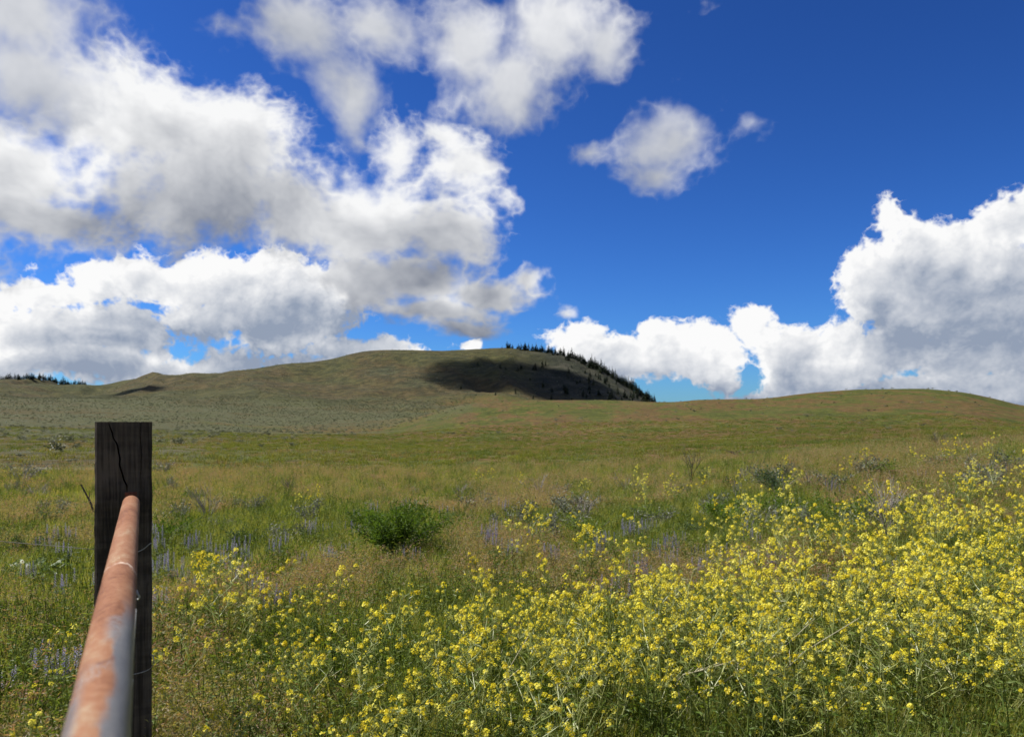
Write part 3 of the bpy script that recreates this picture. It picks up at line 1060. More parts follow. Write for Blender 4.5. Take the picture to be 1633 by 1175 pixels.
def kind_collection(name, meshes):
    c = bpy.data.collections.new(name)
    for i, me in enumerate(meshes):
        o = bpy.data.objects.new('%s_%02d' % (name, i), me)
        c.objects.link(o)
    return c


def scatter(name, coll, pts, rot, scl, idx, label, cat):
    """ground cover nobody could count: points that carry clumps"""
    me = bpy.data.meshes.new(name)
    n = len(pts)
    me.vertices.add(n)
    me.vertices.foreach_set('co', np.asarray(pts, np.float32).ravel())
    for nm, typ, arr, key in (('rot', 'FLOAT_VECTOR', rot, 'vector'), ('scl', 'FLOAT_VECTOR', scl, 'vector'), ('idx', 'INT', idx, 'value')):
        at = me.attributes.new(nm, typ, 'POINT')
        at.data.foreach_set(key, np.asarray(arr).ravel().astype(np.int32 if typ == 'INT' else np.float32))
    o = link(name, me)
    ng = bpy.data.node_groups.new(name, 'GeometryNodeTree')
    ng.interface.new_socket('Geometry', in_out='INPUT', socket_type='NodeSocketGeometry')
    ng.interface.new_socket('Geometry', in_out='OUTPUT', socket_type='NodeSocketGeometry')
    gi, go = ng.nodes.new('NodeGroupInput'), ng.nodes.new('NodeGroupOutput')
    ip = ng.nodes.new('GeometryNodeInstanceOnPoints')
    ci = ng.nodes.new('GeometryNodeCollectionInfo')
    ci.inputs['Collection'].default_value = coll
    ci.inputs['Separate Children'].default_value = True
    ci.inputs['Reset Children'].default_value = True

    def na(nm, typ):
        q = ng.nodes.new('GeometryNodeInputNamedAttribute')
        q.data_type = typ
        q.inputs['Name'].default_value = nm
        return q.outputs[0]
    e2r = ng.nodes.new('FunctionNodeEulerToRotation')
    ng.links.new(na('rot', 'FLOAT_VECTOR'), e2r.inputs[0])
    ng.links.new(gi.outputs[0], ip.inputs['Points'])
    ng.links.new(ci.outputs[0], ip.inputs['Instance'])
    ip.inputs['Pick Instance'].default_value = True
    ng.links.new(na('idx', 'INT'), ip.inputs['Instance Index'])
    ng.links.new(e2r.outputs[0], ip.inputs['Rotation'])
    ng.links.new(na('scl', 'FLOAT_VECTOR'), ip.inputs['Scale'])
    ng.links.new(ip.outputs[0], go.inputs[0])
    md = o.modifiers.new('cover', 'NODES')
    md.node_group = ng
    tag(o, label, cat, None, 'stuff')
    return o


def grass_clump(n, h, spread, w, mat, heads=None, segs=3):
    mb, hb = MB(), MB()
    for i in range(n):
        a = random.uniform(0, 2 * PI)
        rr = spread * math.sqrt(random.random())
        p = (rr * math.cos(a), rr * math.sin(a), -0.02)
        hh = h * random.uniform(0.45, 1.1)
        tip = mb.blade(p, random.uniform(0, 2 * PI), hh, hh * random.uniform(0.05, 0.6), w * random.uniform(0.6, 1.3), segs, random.uniform(0, 0.35))
        if heads and random.random() < heads:
            d = rdir(-0.5, 0.3)
            for q in range(5):
                c = Vector(tip) + d * (0.012 * q) - Vector((0, 0, 0.002 * q * q))
                dd = rdir(-0.9, 0.5)
                hb.leaf(c, dd, rdir(), random.uniform(0.018, 0.032), 0.006)
    return [(mb, mat)] + ([(hb, M['dry'])] if hb.f else [])


def forb_clump(nst, h, spread, L, w, mat):
    mb = MB()
    for i in range(nst):
        a = random.uniform(0, 2 * PI)
        rr = spread * math.sqrt(random.random())
        base = Vector((rr * math.cos(a) * 0.6, rr * math.sin(a) * 0.6, -0.02))
        hh = h * random.uniform(0.5, 1.1)
        out_ = Vector((math.cos(a), math.sin(a), 0)) * hh * random.uniform(0.05, 0.45)
        top = base + out_ + Vector((0, 0, hh))
        mid_ = base.lerp(top, 0.5) + out_ * -0.1
        mb.tube([base, mid_, top], 0.003, 0.0015, 3)
        for q in range(random.randint(7, 12)):
            u = random.uniform(0.15, 1.0)
            c = base.lerp(mid_, u * 2) if u < 0.5 else mid_.lerp(top, u * 2 - 1)
            mb.leaf(c, rdir(-0.2, 0.7), rdir(0.3, 1), L * random.uniform(0.6, 1.2), w * random.uniform(0.7, 1.2))
    return [(mb, mat)]


def shrub_clump(h, rad, nl, L, w, mat, twigs=True, wood='dead'):
    lb, tb = MB(), MB()
    tips = []
    for i in range(12 if nl < 3000 else 26):
        a = random.uniform(0, 2 * PI)
        e = Vector((math.cos(a) * rad * random.uniform(0.3, 0.95), math.sin(a) * rad * random.uniform(0.3, 0.95), h * random.uniform(0.5, 0.95)))
        mid_ = Vector((e.x * 0.35, e.y * 0.35, e.z * 0.55))
        if twigs:
            tb.tube([(0, 0, -0.03), mid_, e], 0.012 * h, 0.004 * h, 3)
        tips.append((mid_, e))
    for i in range(nl):
        m_, e = random.choice(tips)
        c = m_.lerp(e, random.random()) + rdir() * rad * 0.24 * random.random()
        c.z = max(c.z, 0.02)
        lb.leaf(c, rdir(-0.1, 1.0), rdir(), L * random.uniform(0.6, 1.3), w * random.uniform(0.7, 1.3))
    return lb, tb


grass_kinds = kind_collection('green_grass_clump', [proto('gg', grass_clump(46, random.uniform(0.22, 0.38), 0.11, 0.0045, M['grass'])) for i in range(5)])
cheat_kinds = kind_collection('cheatgrass_clump', [proto('cg', grass_clump(38, random.uniform(0.26, 0.42), 0.12, 0.0028, M['drystem'], 0.75)) for i in range(5)])
forb_kinds = kind_collection('forb_clump', [proto('fb', forb_clump(14, random.uniform(0.20, 0.34), 0.12, 0.04, 0.010, M['forb'])) for i in range(4)])
tuft_kinds = kind_collection('far_tuft', [proto('ft', grass_clump(40, 0.34, 0.34, 0.02, M[k], None, 2)) for k in ('turf1', 'turf2', 'turf3', 'turf4')])
sagef = []
for i in range(4):
    lb, tb = shrub_clump(0.7, 0.6, 130, 0.17, 0.07, M['sagefar'], False)
    sagef.append(proto('sf', [(lb, M['sagefar'])]))
sagef_kinds = kind_collection('far_sagebrush', sagef)

# -- where things grow (patches are fixed spots on the land)
patches = []
for px, py, h, rx, ry, w in [(330, 850, .25, 1.0, 2.2, 1.0), (60, 880, .25, 0.9, 1.2, .9), (470, 800, .25, 2.0, 3.0, .5), (1130, 820, .25, 1.2, 1.6, 1.0), (1050, 825, .25, 0.9, .9, .8),
                              (700, 935, .25, .6, .6, .5), (1550, 870, .3, 1.2, 1.0, .6), (1250, 770, .3, 2.0, 2.0, .5)]:
    x, y, z = hit(px, py, h)
    patches.append((x, y, rx, ry, w))


def greenness(x, y):
    g = 0.50 + 0.9 * fbm(x / 1.7, y / 2.4, 71, 3) + 0.5 * fbm(x / 0.5, y / 0.6, 72, 2)
    g = g + 0.45 * sstep(-1.0, -0.2, x) * (1 - sstep(4.0, 5.5, y)) + 0.12 * (1 - sstep(-1.2, -0.8, x)) * (1 - sstep(5, 7, y))
    for cx_, cy_, rx, ry, w in patches:
        g = g + w * np.exp(-((x - cx_) / rx) ** 2 - ((y - cy_) / ry) ** 2)
    return g


def wedge(n, r0, r1, margin=3.0, power=1.0):
    a = np.radians(rng.uniform(-33 - margin - 3, 33 + margin + 3, n))
    r = (r0 ** 2 + (r1 ** 2 - r0 ** 2) * rng.random(n) ** power) ** 0.5
    return r * np.sin(a), r * np.cos(a)


def xyz(x, y):
    return np.stack([x, y, zground(x, y)], -1)


def rots(n, tilt=0.12):
    return np.stack([rng.normal(0, tilt, n), rng.normal(0, tilt, n), rng.uniform(0, 2 * PI, n)], -1)


def scls(n, lo, hi, zlo=0.8, zhi=1.2):
    s_ = rng.uniform(lo, hi, n)
    return np.stack([s_, s_, s_ * rng.uniform(zlo, zhi, n)], -1)


def grow(name, coll, nk, x, y, smin, smax, label, cat, tilt=0.12, grow_r=0.0):
    n = len(x)
    s_ = scls(n, smin, smax)
    r = np.hypot(x, y)
    s_ *= (1 + grow_r * sstep(8, 30, r))[:, None]
    return scatter(name, coll, xyz(x, y), rots(n, tilt), s_, rng.integers(0, nk, n), label, cat)


def clear_of_post(x, y):
    return ~((np.abs(x - (pxl + PW / 2)) < PW / 2 + 0.05) & (np.abs(y - PD - 0.1) < 0.2)) & ~((np.hypot(x, y) < 1.6))


def near_field(n1, n2, n3, sel):
    xs, ys = [], []
    for n, a_, b_ in ((n1, 1.6, 7.0), (n2, 7.0, 16.0), (n3, 16.0, 34.0)):
        x, y = wedge(n, a_, b_)
        xs.append(x)
        ys.append(y)
    x, y = np.concatenate(xs), np.concatenate(ys)
    k = sel(greenness(x, y) + rng.normal(0, 0.14, len(x))) & clear_of_post(x, y)
    return x[k], y[k]


x, y = near_field(7000, 12000, 11000, lambda g: g > 0.30)
grow('green_grass', grass_kinds, 5, x, y, 0.75, 1.15, 'short green grass growing thickly through the foreground meadow', 'grass', grow_r=0.35)
x, y = near_field(3600, 7500, 7500, lambda g: g < 0.50)
grow('cheatgrass', cheat_kinds, 5, x, y, 0.8, 1.2, 'dry reddish cheatgrass mixed through the foreground meadow', 'grass', grow_r=0.35)
x, y = near_field(2200, 2600, 2000, lambda g: g > 0.25)
grow('leafy_ground_cover', forb_kinds, 4, x, y, 0.7, 1.2, 'dark green leafy weeds between the meadow grasses', 'weeds', grow_r=0.3)
# farther turf
x, y = wedge(20000, 28, 190, 2)
g = 1.25 * fbm(x / 14, y / 22, 71, 3) + 0.5 * fbm(x / 5, y / 7, 75, 2)
idx = np.where(g > 0.1, 0, np.where(g > -0.12, 1, np.where(g > -0.25, 2, 3)))
k = (CX + FPX * x / y > 330 + 60 * fbm(x / 9, y / 12, 73, 2)) | (rng.random(len(x)) < 0.65)
x, y, idx = x[k], y[k], idx[k]
idx = np.where(rng.random(len(x)) < 0.3, rng.integers(0, 4, len(x)), idx)
scatter('distant_grass', tuft_kinds, xyz(x, y), rots(len(x), 0.1), scls(len(x), 0.6, 1.7, 0.45, 0.9), idx,
        'rough grass tufts on the meadow beyond the flowers', 'grass')
# sagebrush over the left slope
x, y = wedge(46000, 28, 900, 2, 0.9)
px_ = CX + FPX * x / y
py_ = HY - (zground(x, y) - EYE) / y * FPX
ybx = np.interp(px_, [-500, 150, 340, 450, 600, 690, 760, 800], [752, 745, 708, 692, 682, 656, 640, 600])
k = (py_ < ybx + 3 + rng.normal(0, 9, len(x))) & (px_ < 760) & (rng.random(len(x)) < 0.35 + 0.9 * (fbm(x / 40, y / 60, 91, 3) + 0.3))
x, y = x[k], y[k]
x2, y2 = wedge(5200, 120, 1380, 1)                     # thin brush on the grassy hills too
k2 = (CX + FPX * x2 / y2 > 700) & (np.hypot(x2, y2) < 420) & (rng.random(len(x2)) < 0.8) | (np.hypot(x2, y2) > 760)
x, y = np.concatenate([x, x2[k2]]), np.concatenate([y, y2[k2]])
scatter('hillside_sagebrush', sagef_kinds, xyz(x, y), rots(len(x), 0.05), scls(len(x), 0.6, 1.5, 0.5, 0.85) * (1 + 0.9 * sstep(500, 1000, np.hypot(x, y)))[:, None], rng.integers(0, 4, len(x)),
        'grey green sagebrush dotted over the slopes', 'sagebrush')


# ------------------------------------------------------------------ mustard: nearest plants one by one
def flower_head(n, R):
    mb = MB()
    for i in range(n):
        u = i / n
        a = i * 2.39996 + random.uniform(-0.3, 0.3)
        rad = R * (0.25 + 0.75 * math.sin(PI * min(1, 0.15 + 0.75 * u)))
        c = Vector((math.cos(a) * rad, math.sin(a) * rad, R * (1.7 * (1 - u) - 0.9))) + rdir() * R * 0.15
        nrm = (Vector((math.cos(a), math.sin(a), 0.9)) + rdir() * 0.5).normalized()
        u_ = nrm.orthogonal().normalized()
        v_ = nrm.cross(u_)
        s_ = random.uniform(0.0046, 0.0074)
        for q in range(4):                       # four petals
            ph = q * PI / 2 + random.uniform(-0.15, 0.15)
            d_ = u_ * math.cos(ph) + v_ * math.sin(ph)
            e_ = nrm.cross(d_)
            tip = d_ * s_ + nrm * s_ * random.uniform(0.0, 0.35)
            mb.add([c, c + tip * 0.75 - e_ * s_ * 0.45, c + tip, c + tip * 0.75 + e_ * s_ * 0.45], [(0, 1, 2, 3)])
    return mb.mesh('flower_head', M['petal'])


heads = [flower_head(random.randint(7, 20), random.uniform(0.007, 0.018)) for i in range(14)]


def mustard_layout(H):
    """stem mesh, leaf mesh and the places of the flower heads"""
    sb, lb, hp = MB(), MB(), []
    lean = rdir(0, 0.1) * H * random.uniform(0.05, 0.25)
    pts = [Vector((0, 0, -0.03)), Vector((lean.x * 0.2, lean.y * 0.2, H * 0.35)), Vector((lean.x * 0.55, lean.y * 0.55, H * 0.7)), Vector((lean.x, lean.y, H))]
    sb.tube(pts, 0.0042, 0.0016, 4)
    hp.append((pts[-1], 1.15))

    def at(u):
        k = min(2, int(u * 3))
        return pts[k].lerp(pts[k + 1], u * 3 - k)
    for i in range(random.randint(9, 14)):
        u = random.uniform(0.25, 0.92)
        b_ = at(u)
        a = random.uniform(0, 2 * PI)
        Lb = H * random.uniform(0.2, 0.48) * (1.25 - u)
        d_ = Vector((math.cos(a), math.sin(a), 0)) * Lb * random.uniform(0.5, 0.9)
        e_ = b_ + d_ + Vector((0, 0, Lb * random.uniform(0.55, 1.0)))
        m_ = b_.lerp(e_, 0.5) + d_ * 0.12
        sb.tube([b_, m_, e_], 0.0024, 0.0012, 3)
        hp.append((e_, random.uniform(0.7, 1.15)))
        # seed pods below the head
        for q in range(10):
            c = m_.lerp(e_, random.random())
            dd = rdir(0.1, 0.8)
            sb.tube([c, c + dd * random.uniform(0.02, 0.05)], 0.0011, 0.0006, 3)
        if random.random() < 0.75:
            f_ = m_ + rdir(0.3, 0.9) * Lb * 0.4
            sb.tube([m_, f_], 0.0016, 0.001, 3)
            hp.append((f_, random.uniform(0.5, 0.85)))
    for i in range(16):
        c = at(random.uniform(0.05, 0.75))
        lb.leaf(c, rdir(-0.2, 0.6), rdir(0.3, 1), random.uniform(0.04, 0.085), random.uniform(0.007, 0.014))
    return sb.mesh('stem', M['mstem']), lb.mesh('leaves', M['mleaf']), hp


layouts = [mustard_layout(random.uniform(0.58, 0.78)) for i in range(9)]
mprotos = []
for st, lv, hp in layouts:
    root = bpy.data.objects.new('mustard_plant', None)
    mprotos.append((root, st, lv, hp))


def place_mustard(x, y, s_, label, group):
    st, lv, hp = random.choice(layouts)
    root = empty('mustard_plant', (x, y, float(zground(x, y))), random.uniform(0, 2 * PI))
    root.scale = (s_, s_, s_ * random.uniform(0.9, 1.1))
    tag(root, label, 'wildflower', group)
    link('stem', st, root)
    link('leaves', lv, root)
    for p, k in hp:
        o = link('flower_head', random.choice(heads), root, p)
        o.rotation_euler = (random.uniform(-0.4, 0.4), random.uniform(-0.4, 0.4), random.uniform(0, 6))
        o.scale = (k, k, k)
    return root


# the same plants as single meshes, for the mass behind
mm = []
for st, lv, hp in layouts:
    hb = MB()
    for p, k in hp:
        h_ = random.choice(heads)
        hb.add([Vector(v.co) * (k * 1.15) + p for v in h_.vertices], [tuple(q.vertices) for q in h_.polygons])
    v, f, mi = [], [], []
    for kx, me in enumerate((st, lv)):
        b_ = len(v)
        v += [tuple(q.co) for q in me.vertices]
        f += [tuple(i + b_ for i in q.vertices) for q in me.polygons]
        mi += [kx] * len(me.polygons)
    b_ = len(v)
    v += hb.v
    f += [tuple(i + b_ for i in q) for q in hb.f]
    mi += [2] * len(hb.f)
    me = bpy.data.meshes.new('mustard_mass')
    me.from_pydata(v, [], f)
    for mt in ('mstem', 'mleaf', 'petal'):
        me.materials.append(M[mt])
    me.polygons.foreach_set('material_index', mi)
    mm.append(me)
mustard_kinds = kind_collection('mustard_mass', mm)


def mustard_density(x, y):
    """plants per square metre of the flowering band and its outliers"""
    y_edge = np.interp(x, [-1.6, -0.9, 0.13, 1.2, 2.6, 4.2, 6.5, 9], [3.0, 3.9, 4.8, 5.5, 6.2, 7.0, 7.8, 8])
    main = (1 - sstep(-0.5, 0.5, y - y_edge)) * sstep(-1.05, -0.6, x + 0.06 * y) * sstep(2.4, 2.8, y + 0.25 * np.clip(x, -1, 0) - 0.75 * sstep(0.0, 0.6, x))
    d = 22 * main * (1 - 0.45 * sstep(2.2, 4.5, x)) * (0.12 + 1.9 * np.clip(fbm(x / 0.75, y / 0.75, 111, 2) + 0.35, 0, 1))
    d = d + 5.5 * sstep(-2.6, -1.9, x) * (1 - sstep(-0.9, -0.5, x)) * (1 - sstep(4.6, 5.8, y)) * sstep(2.2, 2.6, y)
    d = d + 7 * sstep(-0.7, -0.2, x) * sstep(3.2, 3.6, y) * (1 - sstep(4.6, 5.2, y - 0.25 * np.clip(x, 0, 4)))
    for px, py, r_, w in ((1340, 800, 1.0, 5), (1590, 810, 1.3, 4), (1450, 810, 1.0, 2), (830, 850, 1.2, 1.8), (1330, 870, .8, 5), (620, 900, .9, 1.2), (1440, 716, .8, 2), (1600, 745, 1.0, 2.5),
                           (370, 930, .7, 4), (930, 900, .8, 2), (40, 1090, .5, 4), (700, 760, 3, .3), (1120, 770, 2.0, .8)):
        cx_, cy_, _ = hit(px, py, 0.55)
        d = d + w * np.exp(-((x - cx_) ** 2 + ((y - cy_) / 1.3) ** 2) / (r_ * r_))
    return d


n = 16000
x, y = wedge(n, 2.0, 22.0, 2)
area = math.radians(78) / 2 * (22 ** 2 - 2 ** 2)
k = rng.random(n) < mustard_density(x, y) * area / n
k &= clear_of_post(x, y) & ~((x < -1.05) & (y < 3.2) & (x > -2.1) & (y > 2.2) & (np.abs(x / y + 0.47) < 0.06))
x, y = x[k], y[k]
order = np.argsort(np.hypot(x, y))
x, y = x[order], y[order]
vis = np.abs(x / y) < 0.70
ind = np.where(vis)[0][:165]
sel = np.zeros(len(x), bool)
sel[ind] = True
for i in ind:
    px_ = CX + FPX * x[i] / y[i]
    if px_ < 480:
        lab, grp = 'sparse yellow mustard plant in the grass just right of the timber post', 'mustard plants beside the post'
        if px_ < 240:
            lab, grp = 'small yellow mustard plant in the grass at the far left corner', 'mustard plants left of the rail'
    elif px_ < 900:
        w_ = 'left end' if px_ < 600 else 'middle' if px_ < 750 else 'right end'
        d_ = 'front of the' if y[i] < 3.2 else 'back of the'
        lab, grp = 'yellow mustard plant at the %s %s of the bottom centre clump' % (d_, w_), 'mustard plants in the bottom centre clump'
        lab = lab.replace('of the left', 'left').replace('of the middle', 'middle').replace('of the right', 'right')
    elif y[i] < 4.0:
        w_ = 'left part' if px_ < 1150 else 'middle' if px_ < 1400 else 'right part'
        lab, grp = 'nearest yellow mustard plant with bare stems in the %s of the lower right' % w_, 'mustard plants along the lower right edge'
    else:
        w_ = 'left third' if px_ < 1150 else 'middle third' if px_ < 1400 else 'right third'
        d_ = 'front' if y[i] < 4.7 else 'back'
        lab, grp = 'yellow mustard plant in the %s %s of the dense right hand band' % (d_, w_), 'mustard plants in the right hand band'
    place_mustard(float(x[i]), float(y[i]), random.uniform(0.8, 1.08) * (0.78 if px_ < 480 else 1.0), lab, grp)
print('mustard', len(x), len(ind))
x, y = x[~sel], y[~sel]
scatter('mustard_flowers', mustard_kinds, xyz(x, y), rots(len(x), 0.08), scls(len(x), 0.75, 1.05, 0.9, 1.1), rng.integers(0, len(mm), len(x)),
        'yellow mustard flowers massed behind the nearest plants', 'wildflowers')


# ------------------------------------------------------------------ lupines
def lupine():
    root = empty('lupine', (0, 0, 0))
    lb, fb = MB(), MB()
    for i in range(7):
        a = random.uniform(0, 2 * PI)
        h_ = random.uniform(0.18, 0.36)
        b_ = Vector((math.cos(a), math.sin(a), 0)) * random.uniform(0.0, 0.1)
        tp = b_ * 1.6 + Vector((0, 0, h_))
        lb.tube([b_ - Vector((0, 0, .03)), tp], 0.003, 0.0018, 3)
        for q in range(34):
            u = q / 34
            c = tp + Vector((0, 0, -0.02 + 0.15 * u))
            aa = q * 2.4
            rr = 0.018 * (1 - 0.7 * u)
            fb.leaf(c, (math.cos(aa), math.sin(aa), 0.5), (0, 0, 1), rr + 0.006, 0.010)
    for i in range(18):
        a = random.uniform(0, 2 * PI)
        c = Vector((math.cos(a) * 0.1, math.sin(a) * 0.1, random.uniform(0.08, 0.26)))
        for q in range(6):
            aa = q * PI / 3
            lb.leaf(c, (math.cos(aa), math.sin(aa), 0.35), (0, 0, 1), 0.045, 0.013)
    link('leaves', lb.mesh('leaves', M['lleaf']), root)
    link('flower_spikes', fb.mesh('flower_spikes', M['lupine']), root)
    return root


LUP = [(340, 862, 6, .5, 'beside the dead twigs right of the post'), (455, 842, 6, .6, 'left of the dark green bush'), (415, 880, 4, .5, 'below left of the dark green bush'),
       (1110, 890, 9, .55, 'just behind the flowering mustard band'), (1050, 842, 4, .5, 'beside the bright grass right of centre'), (1240, 765, 6, .8, 'on the rise right of centre'),
       (120, 845, 4, .4, 'left of the timber post'), (325, 945, 3, .3, 'low in the grass near the rail'), (930, 860, 4, .6, 'near the grey sagebrush at centre'),
       (120, 1005, 3, .25, 'left of the rail'), (1530, 745, 5, .7, 'on the right hand bank'), (1180, 880, 6, .5, 'behind the mustard right of centre'), (530, 835, 5, .7, 'just left of the dark green bush'),
       (760, 845, 6, .7, 'just right of the dark green bush'), (270, 880, 5, .5, 'close to the right of the post'), (1000, 870, 6, .6, 'in front of the bare twigs right of centre'), (620, 800, 5, .9, 'behind the dark green bush')]
lp = [lupine() for i in range(3)]
used = 0
for px, py, n, sp, where in LUP:
    cx_, cy_, _ = hit(px, py, 0.35)
    for i in range(int(n * 1.5)):
        o = lp[used] if used < 3 else copy_tree(lp[used % 3])
        used += 1
        xx, yy_ = cx_ + random.gauss(0, sp * 1.0), cy_ + random.gauss(0, sp * 1.6)
        o.location = (xx, yy_, float(zground(xx, yy_)))
        o.rotation_euler = (0, 0, random.uniform(0, 6))
        s_ = random.uniform(0.55, 0.9)
        o.scale = (s_ * 1.2, s_ * 1.2, s_)
        tag(o, 'blue purple lupine ' + where, 'lupine', 'lupines ' + where)

# ------------------------------------------------------------------ shrubs
def shrub(name, px, py, wpx, hpx, nl, L, w, mat, label, cat='shrub', wood='dead'):
    x_, y_, z_ = hit(px, py, 0.0)
    rad, h_ = wpx / 2 / FPX * y_, hpx / FPX * y_
    root = empty(name, (x_, y_, z_), random.uniform(0, 6))
    lb, tb = shrub_clump(h_, rad, nl, L, w, M[mat])
    link('foliage', lb.mesh('foliage', M[mat]), root)
    link('stems', tb.mesh('stems', M[wood]), root)
    tag(root, label, cat)
    return root


shrub('green_bush', 632, 900, 186, 104, 5600, 0.075, 0.013, 'bush', 'rounded dark green bush standing alone left of centre', 'bush')
shrub('sagebrush', 912, 842, 110, 62, 900, 0.05, 0.012, 'sage', 'grey sagebrush right of the dark green bush', 'sagebrush')
shrub('sagebrush', 1240, 800, 90, 66, 800, 0.06, 0.016, 'bluebush', 'dark blue green shrub on the rise right of centre', 'shrub')
shrub('sagebrush', 1330, 790, 70, 40, 500, 0.06, 0.014, 'sage', 'small grey sagebrush right of the blue green shrub', 'sagebrush')
shrub('sagebrush', 1385, 770, 80, 44, 600, 0.06, 0.014, 'sage', 'grey sagebrush below the dead shrub on the right hand bank', 'sagebrush')
shrub('green_bush', 1165, 845, 100, 46, 1300, 0.07, 0.014, 'bush', 'low green bush behind the mustard right of centre', 'bush')
shrub('sagebrush', 35, 778, 110, 56, 600, 0.07, 0.02, 'sage', 'grey sagebrush at the left edge beyond the fence wire', 'sagebrush')
shrub('sagebrush', 260, 762, 40, 32, 300, 0.08, 0.025, 'sage', 'small pale sagebrush just right of the post top', 'sagebrush')
shrub('sagebrush', 1570, 770, 70, 40, 500, 0.06, 0.014, 'sage', 'grey sagebrush among mustard at the right edge', 'sagebrush')


def brush_proto(kind):
    root = empty('sagebrush' if kind < 3 else 'weed_clump', (0, 0, 0))
    mat, h_, rad, nl, L_, w_ = [('sage', .42, .34, 420, .05, .012), ('sage', .34, .42, 380, .05, .012), ('bluebush', .36, .34, 420, .05, .014),
                                ('bush', .36, .40, 520, .06, .012), ('forb', .34, .36, 480, .06, .013)][kind]
    lb, tb = shrub_clump(h_, rad, nl, L_, w_, M[mat])
    link('foliage', lb.mesh('foliage', M[mat]), root)
    link('stems', tb.mesh('stems', M['dead']), root)
    return root


bk = [brush_proto(i) for i in range(5)]
bku = [False] * 5
bspots = []
for i in range(400):
    px, py = random.uniform(0, 1633), random.uniform(0, 1) ** 0.8
    lim = np.interp(px, [0, 500, 1000, 1300, 1633], [775, 768, 758, 742, 722])
    py = lim + 12 + py * 105
    if any(abs(px - q[0]) < 26 and abs(py - q[1]) < 12 for q in bspots) or (540 < px < 730 and py > 790) or (100 < px < 260):
        continue
    bspots.append((px, py))
    if len(bspots) >= 78:
        break
for px, py in bspots:
    kk = random.choices(range(5), [4, 4, 2, 3, 3])[0]
    o = copy_tree(bk[kk]) if bku[kk] else bk[kk]
    bku[kk] = True
    x_, y_, z_ = hit(px, py, 0.0)
    o.location = (x_, y_, z_)
    o.rotation_euler = (0, 0, random.uniform(0, 6))
    sc_ = random.uniform(0.6, 1.25)
    o.scale = (sc_ * random.uniform(.8, 1.3), sc_ * random.uniform(.8, 1.3), sc_)
    side = ('left of the post' if px < 150 else 'between the post and the dark green bush' if px < 560 else 'behind the dark green bush' if px < 760 else
            'at centre' if px < 1000 else 'right of centre' if px < 1250 else 'on the bank at right')
    dist = 'far' if y_ > 16 else 'middle'
    what = ['upright grey sagebrush', 'low wide grey sagebrush', 'blue green sagebrush', 'bright green weed clump', 'olive green weed clump'][kk]
    tag(o, '%s in the %s field %s' % (what, dist, side), 'sagebrush' if kk < 3 else 'weeds', 'brush clumps scattered through the middle field')


def dead_shrub(px, py, wpx, hpx, nb, mat, label, r0=0.006, lean=0.0):
    x_, y_, z_ = hit(px, py, 0.0)
    rad, h_ = wpx / 2 / FPX * y_, hpx / FPX * y_
    mb = MB()
    for i in range(nb):
        a = random.uniform(0, 2 * PI)
        e = Vector((math.cos(a) * rad * random.uniform(0.2, 1) + lean, math.sin(a) * rad * random.uniform(0.2, 1), h_ * random.uniform(0.6, 1)))
        m_ = Vector((e.x * 0.3, e.y * 0.3, e.z * 0.5)) + rdir() * rad * 0.08
        mb.tube([(0, 0, -0.05), m_, e], r0, r0 * 0.4, 4)
        for q in range(6):
            c = m_.lerp(e, random.random())
            d_ = (e - m_).normalized() + rdir() * 0.8
            t1 = c + d_ * h_ * random.uniform(0.12, 0.3)
            mb.tube([c, t1], r0 * 0.45, r0 * 0.25, 3)
            mb.tube([t1.lerp(c, 0.4), t1 + rdir(0, 1) * h_ * 0.12], r0 * 0.3, r0 * 0.2, 3)
    o = link('dead_shrub', mb.mesh('dead_shrub', M[mat]), None, (x_, y_, z_))
    return tag(o, label, 'dead shrub')


dead_shrub(330, 838, 80, 56, 12, 'dead', 'bare grey twigs of a dead shrub right of the post', 0.006)
dead_shrub(1102, 772, 36, 52, 5, 'darkdead', 'thin dark dead shrub standing up right of centre', 0.009)
dead_shrub(1497, 722, 46, 34, 9, 'darkdead', 'dark bare dead shrub on the crest of the right bank', 0.010)
dead_shrub(1415, 880, 60, 100, 20, 'dead', 'tall grey dead stalks among mustard at right', 0.004)
dead_shrub(930, 845, 50, 50, 8, 'dead', 'dead grey twigs sticking out beside the centre sagebrush', 0.005)
dead_shrub(1175, 727, 60, 10, 12, 'darkdead', 'low dark heap of brush on the meadow below the right hill', 0.02)

for px, py, w_, h_, lab in ((735, 800, 40, 26, 'bare grey twigs behind the dark green bush at its right'), (1000, 790, 46, 30, 'bare grey twigs right of the centre sagebrush'), (460, 790, 36, 24, 'bare grey twigs midway between post and dark bush'),
                            (860, 800, 60, 40, 'bare grey twigs left of the centre sagebrush'), (1290, 790, 40, 36, 'bare grey twigs beside the blue green shrub'), (60, 800, 60, 30, 'bare grey twigs at the left edge of the field'), (1180, 775, 40, 26, 'bare twigs behind the low green bush')):
    dead_shrub(px, py, w_, h_, 9, 'dead', lab, 0.006)
x_, y_, z_ = hit(152, 835, 0.0)
mb = MB()
p0, p1 = Vector((0, 0, 0)), Vector(((128 - 158) / FPX * y_, 0.05, 62 / FPX * y_))
mb.tube([p0 - Vector((0, 0, .05)), p0.lerp(p1, 0.5) + Vector((0.02, 0, 0.02)), p1], 0.022, 0.012, 6, True)
mb.tube([p0.lerp(p1, 0.55), p0.lerp(p1, 0.8) + Vector((0.10, 0, 0.02))], 0.010, 0.005, 5, True)
tag(link('dead_branch', mb.mesh('dead_branch', M['darkdead']), None, (x_ + 0.05, y_, z_)), 'dark dead branch leaning left just behind the post', 'branch')

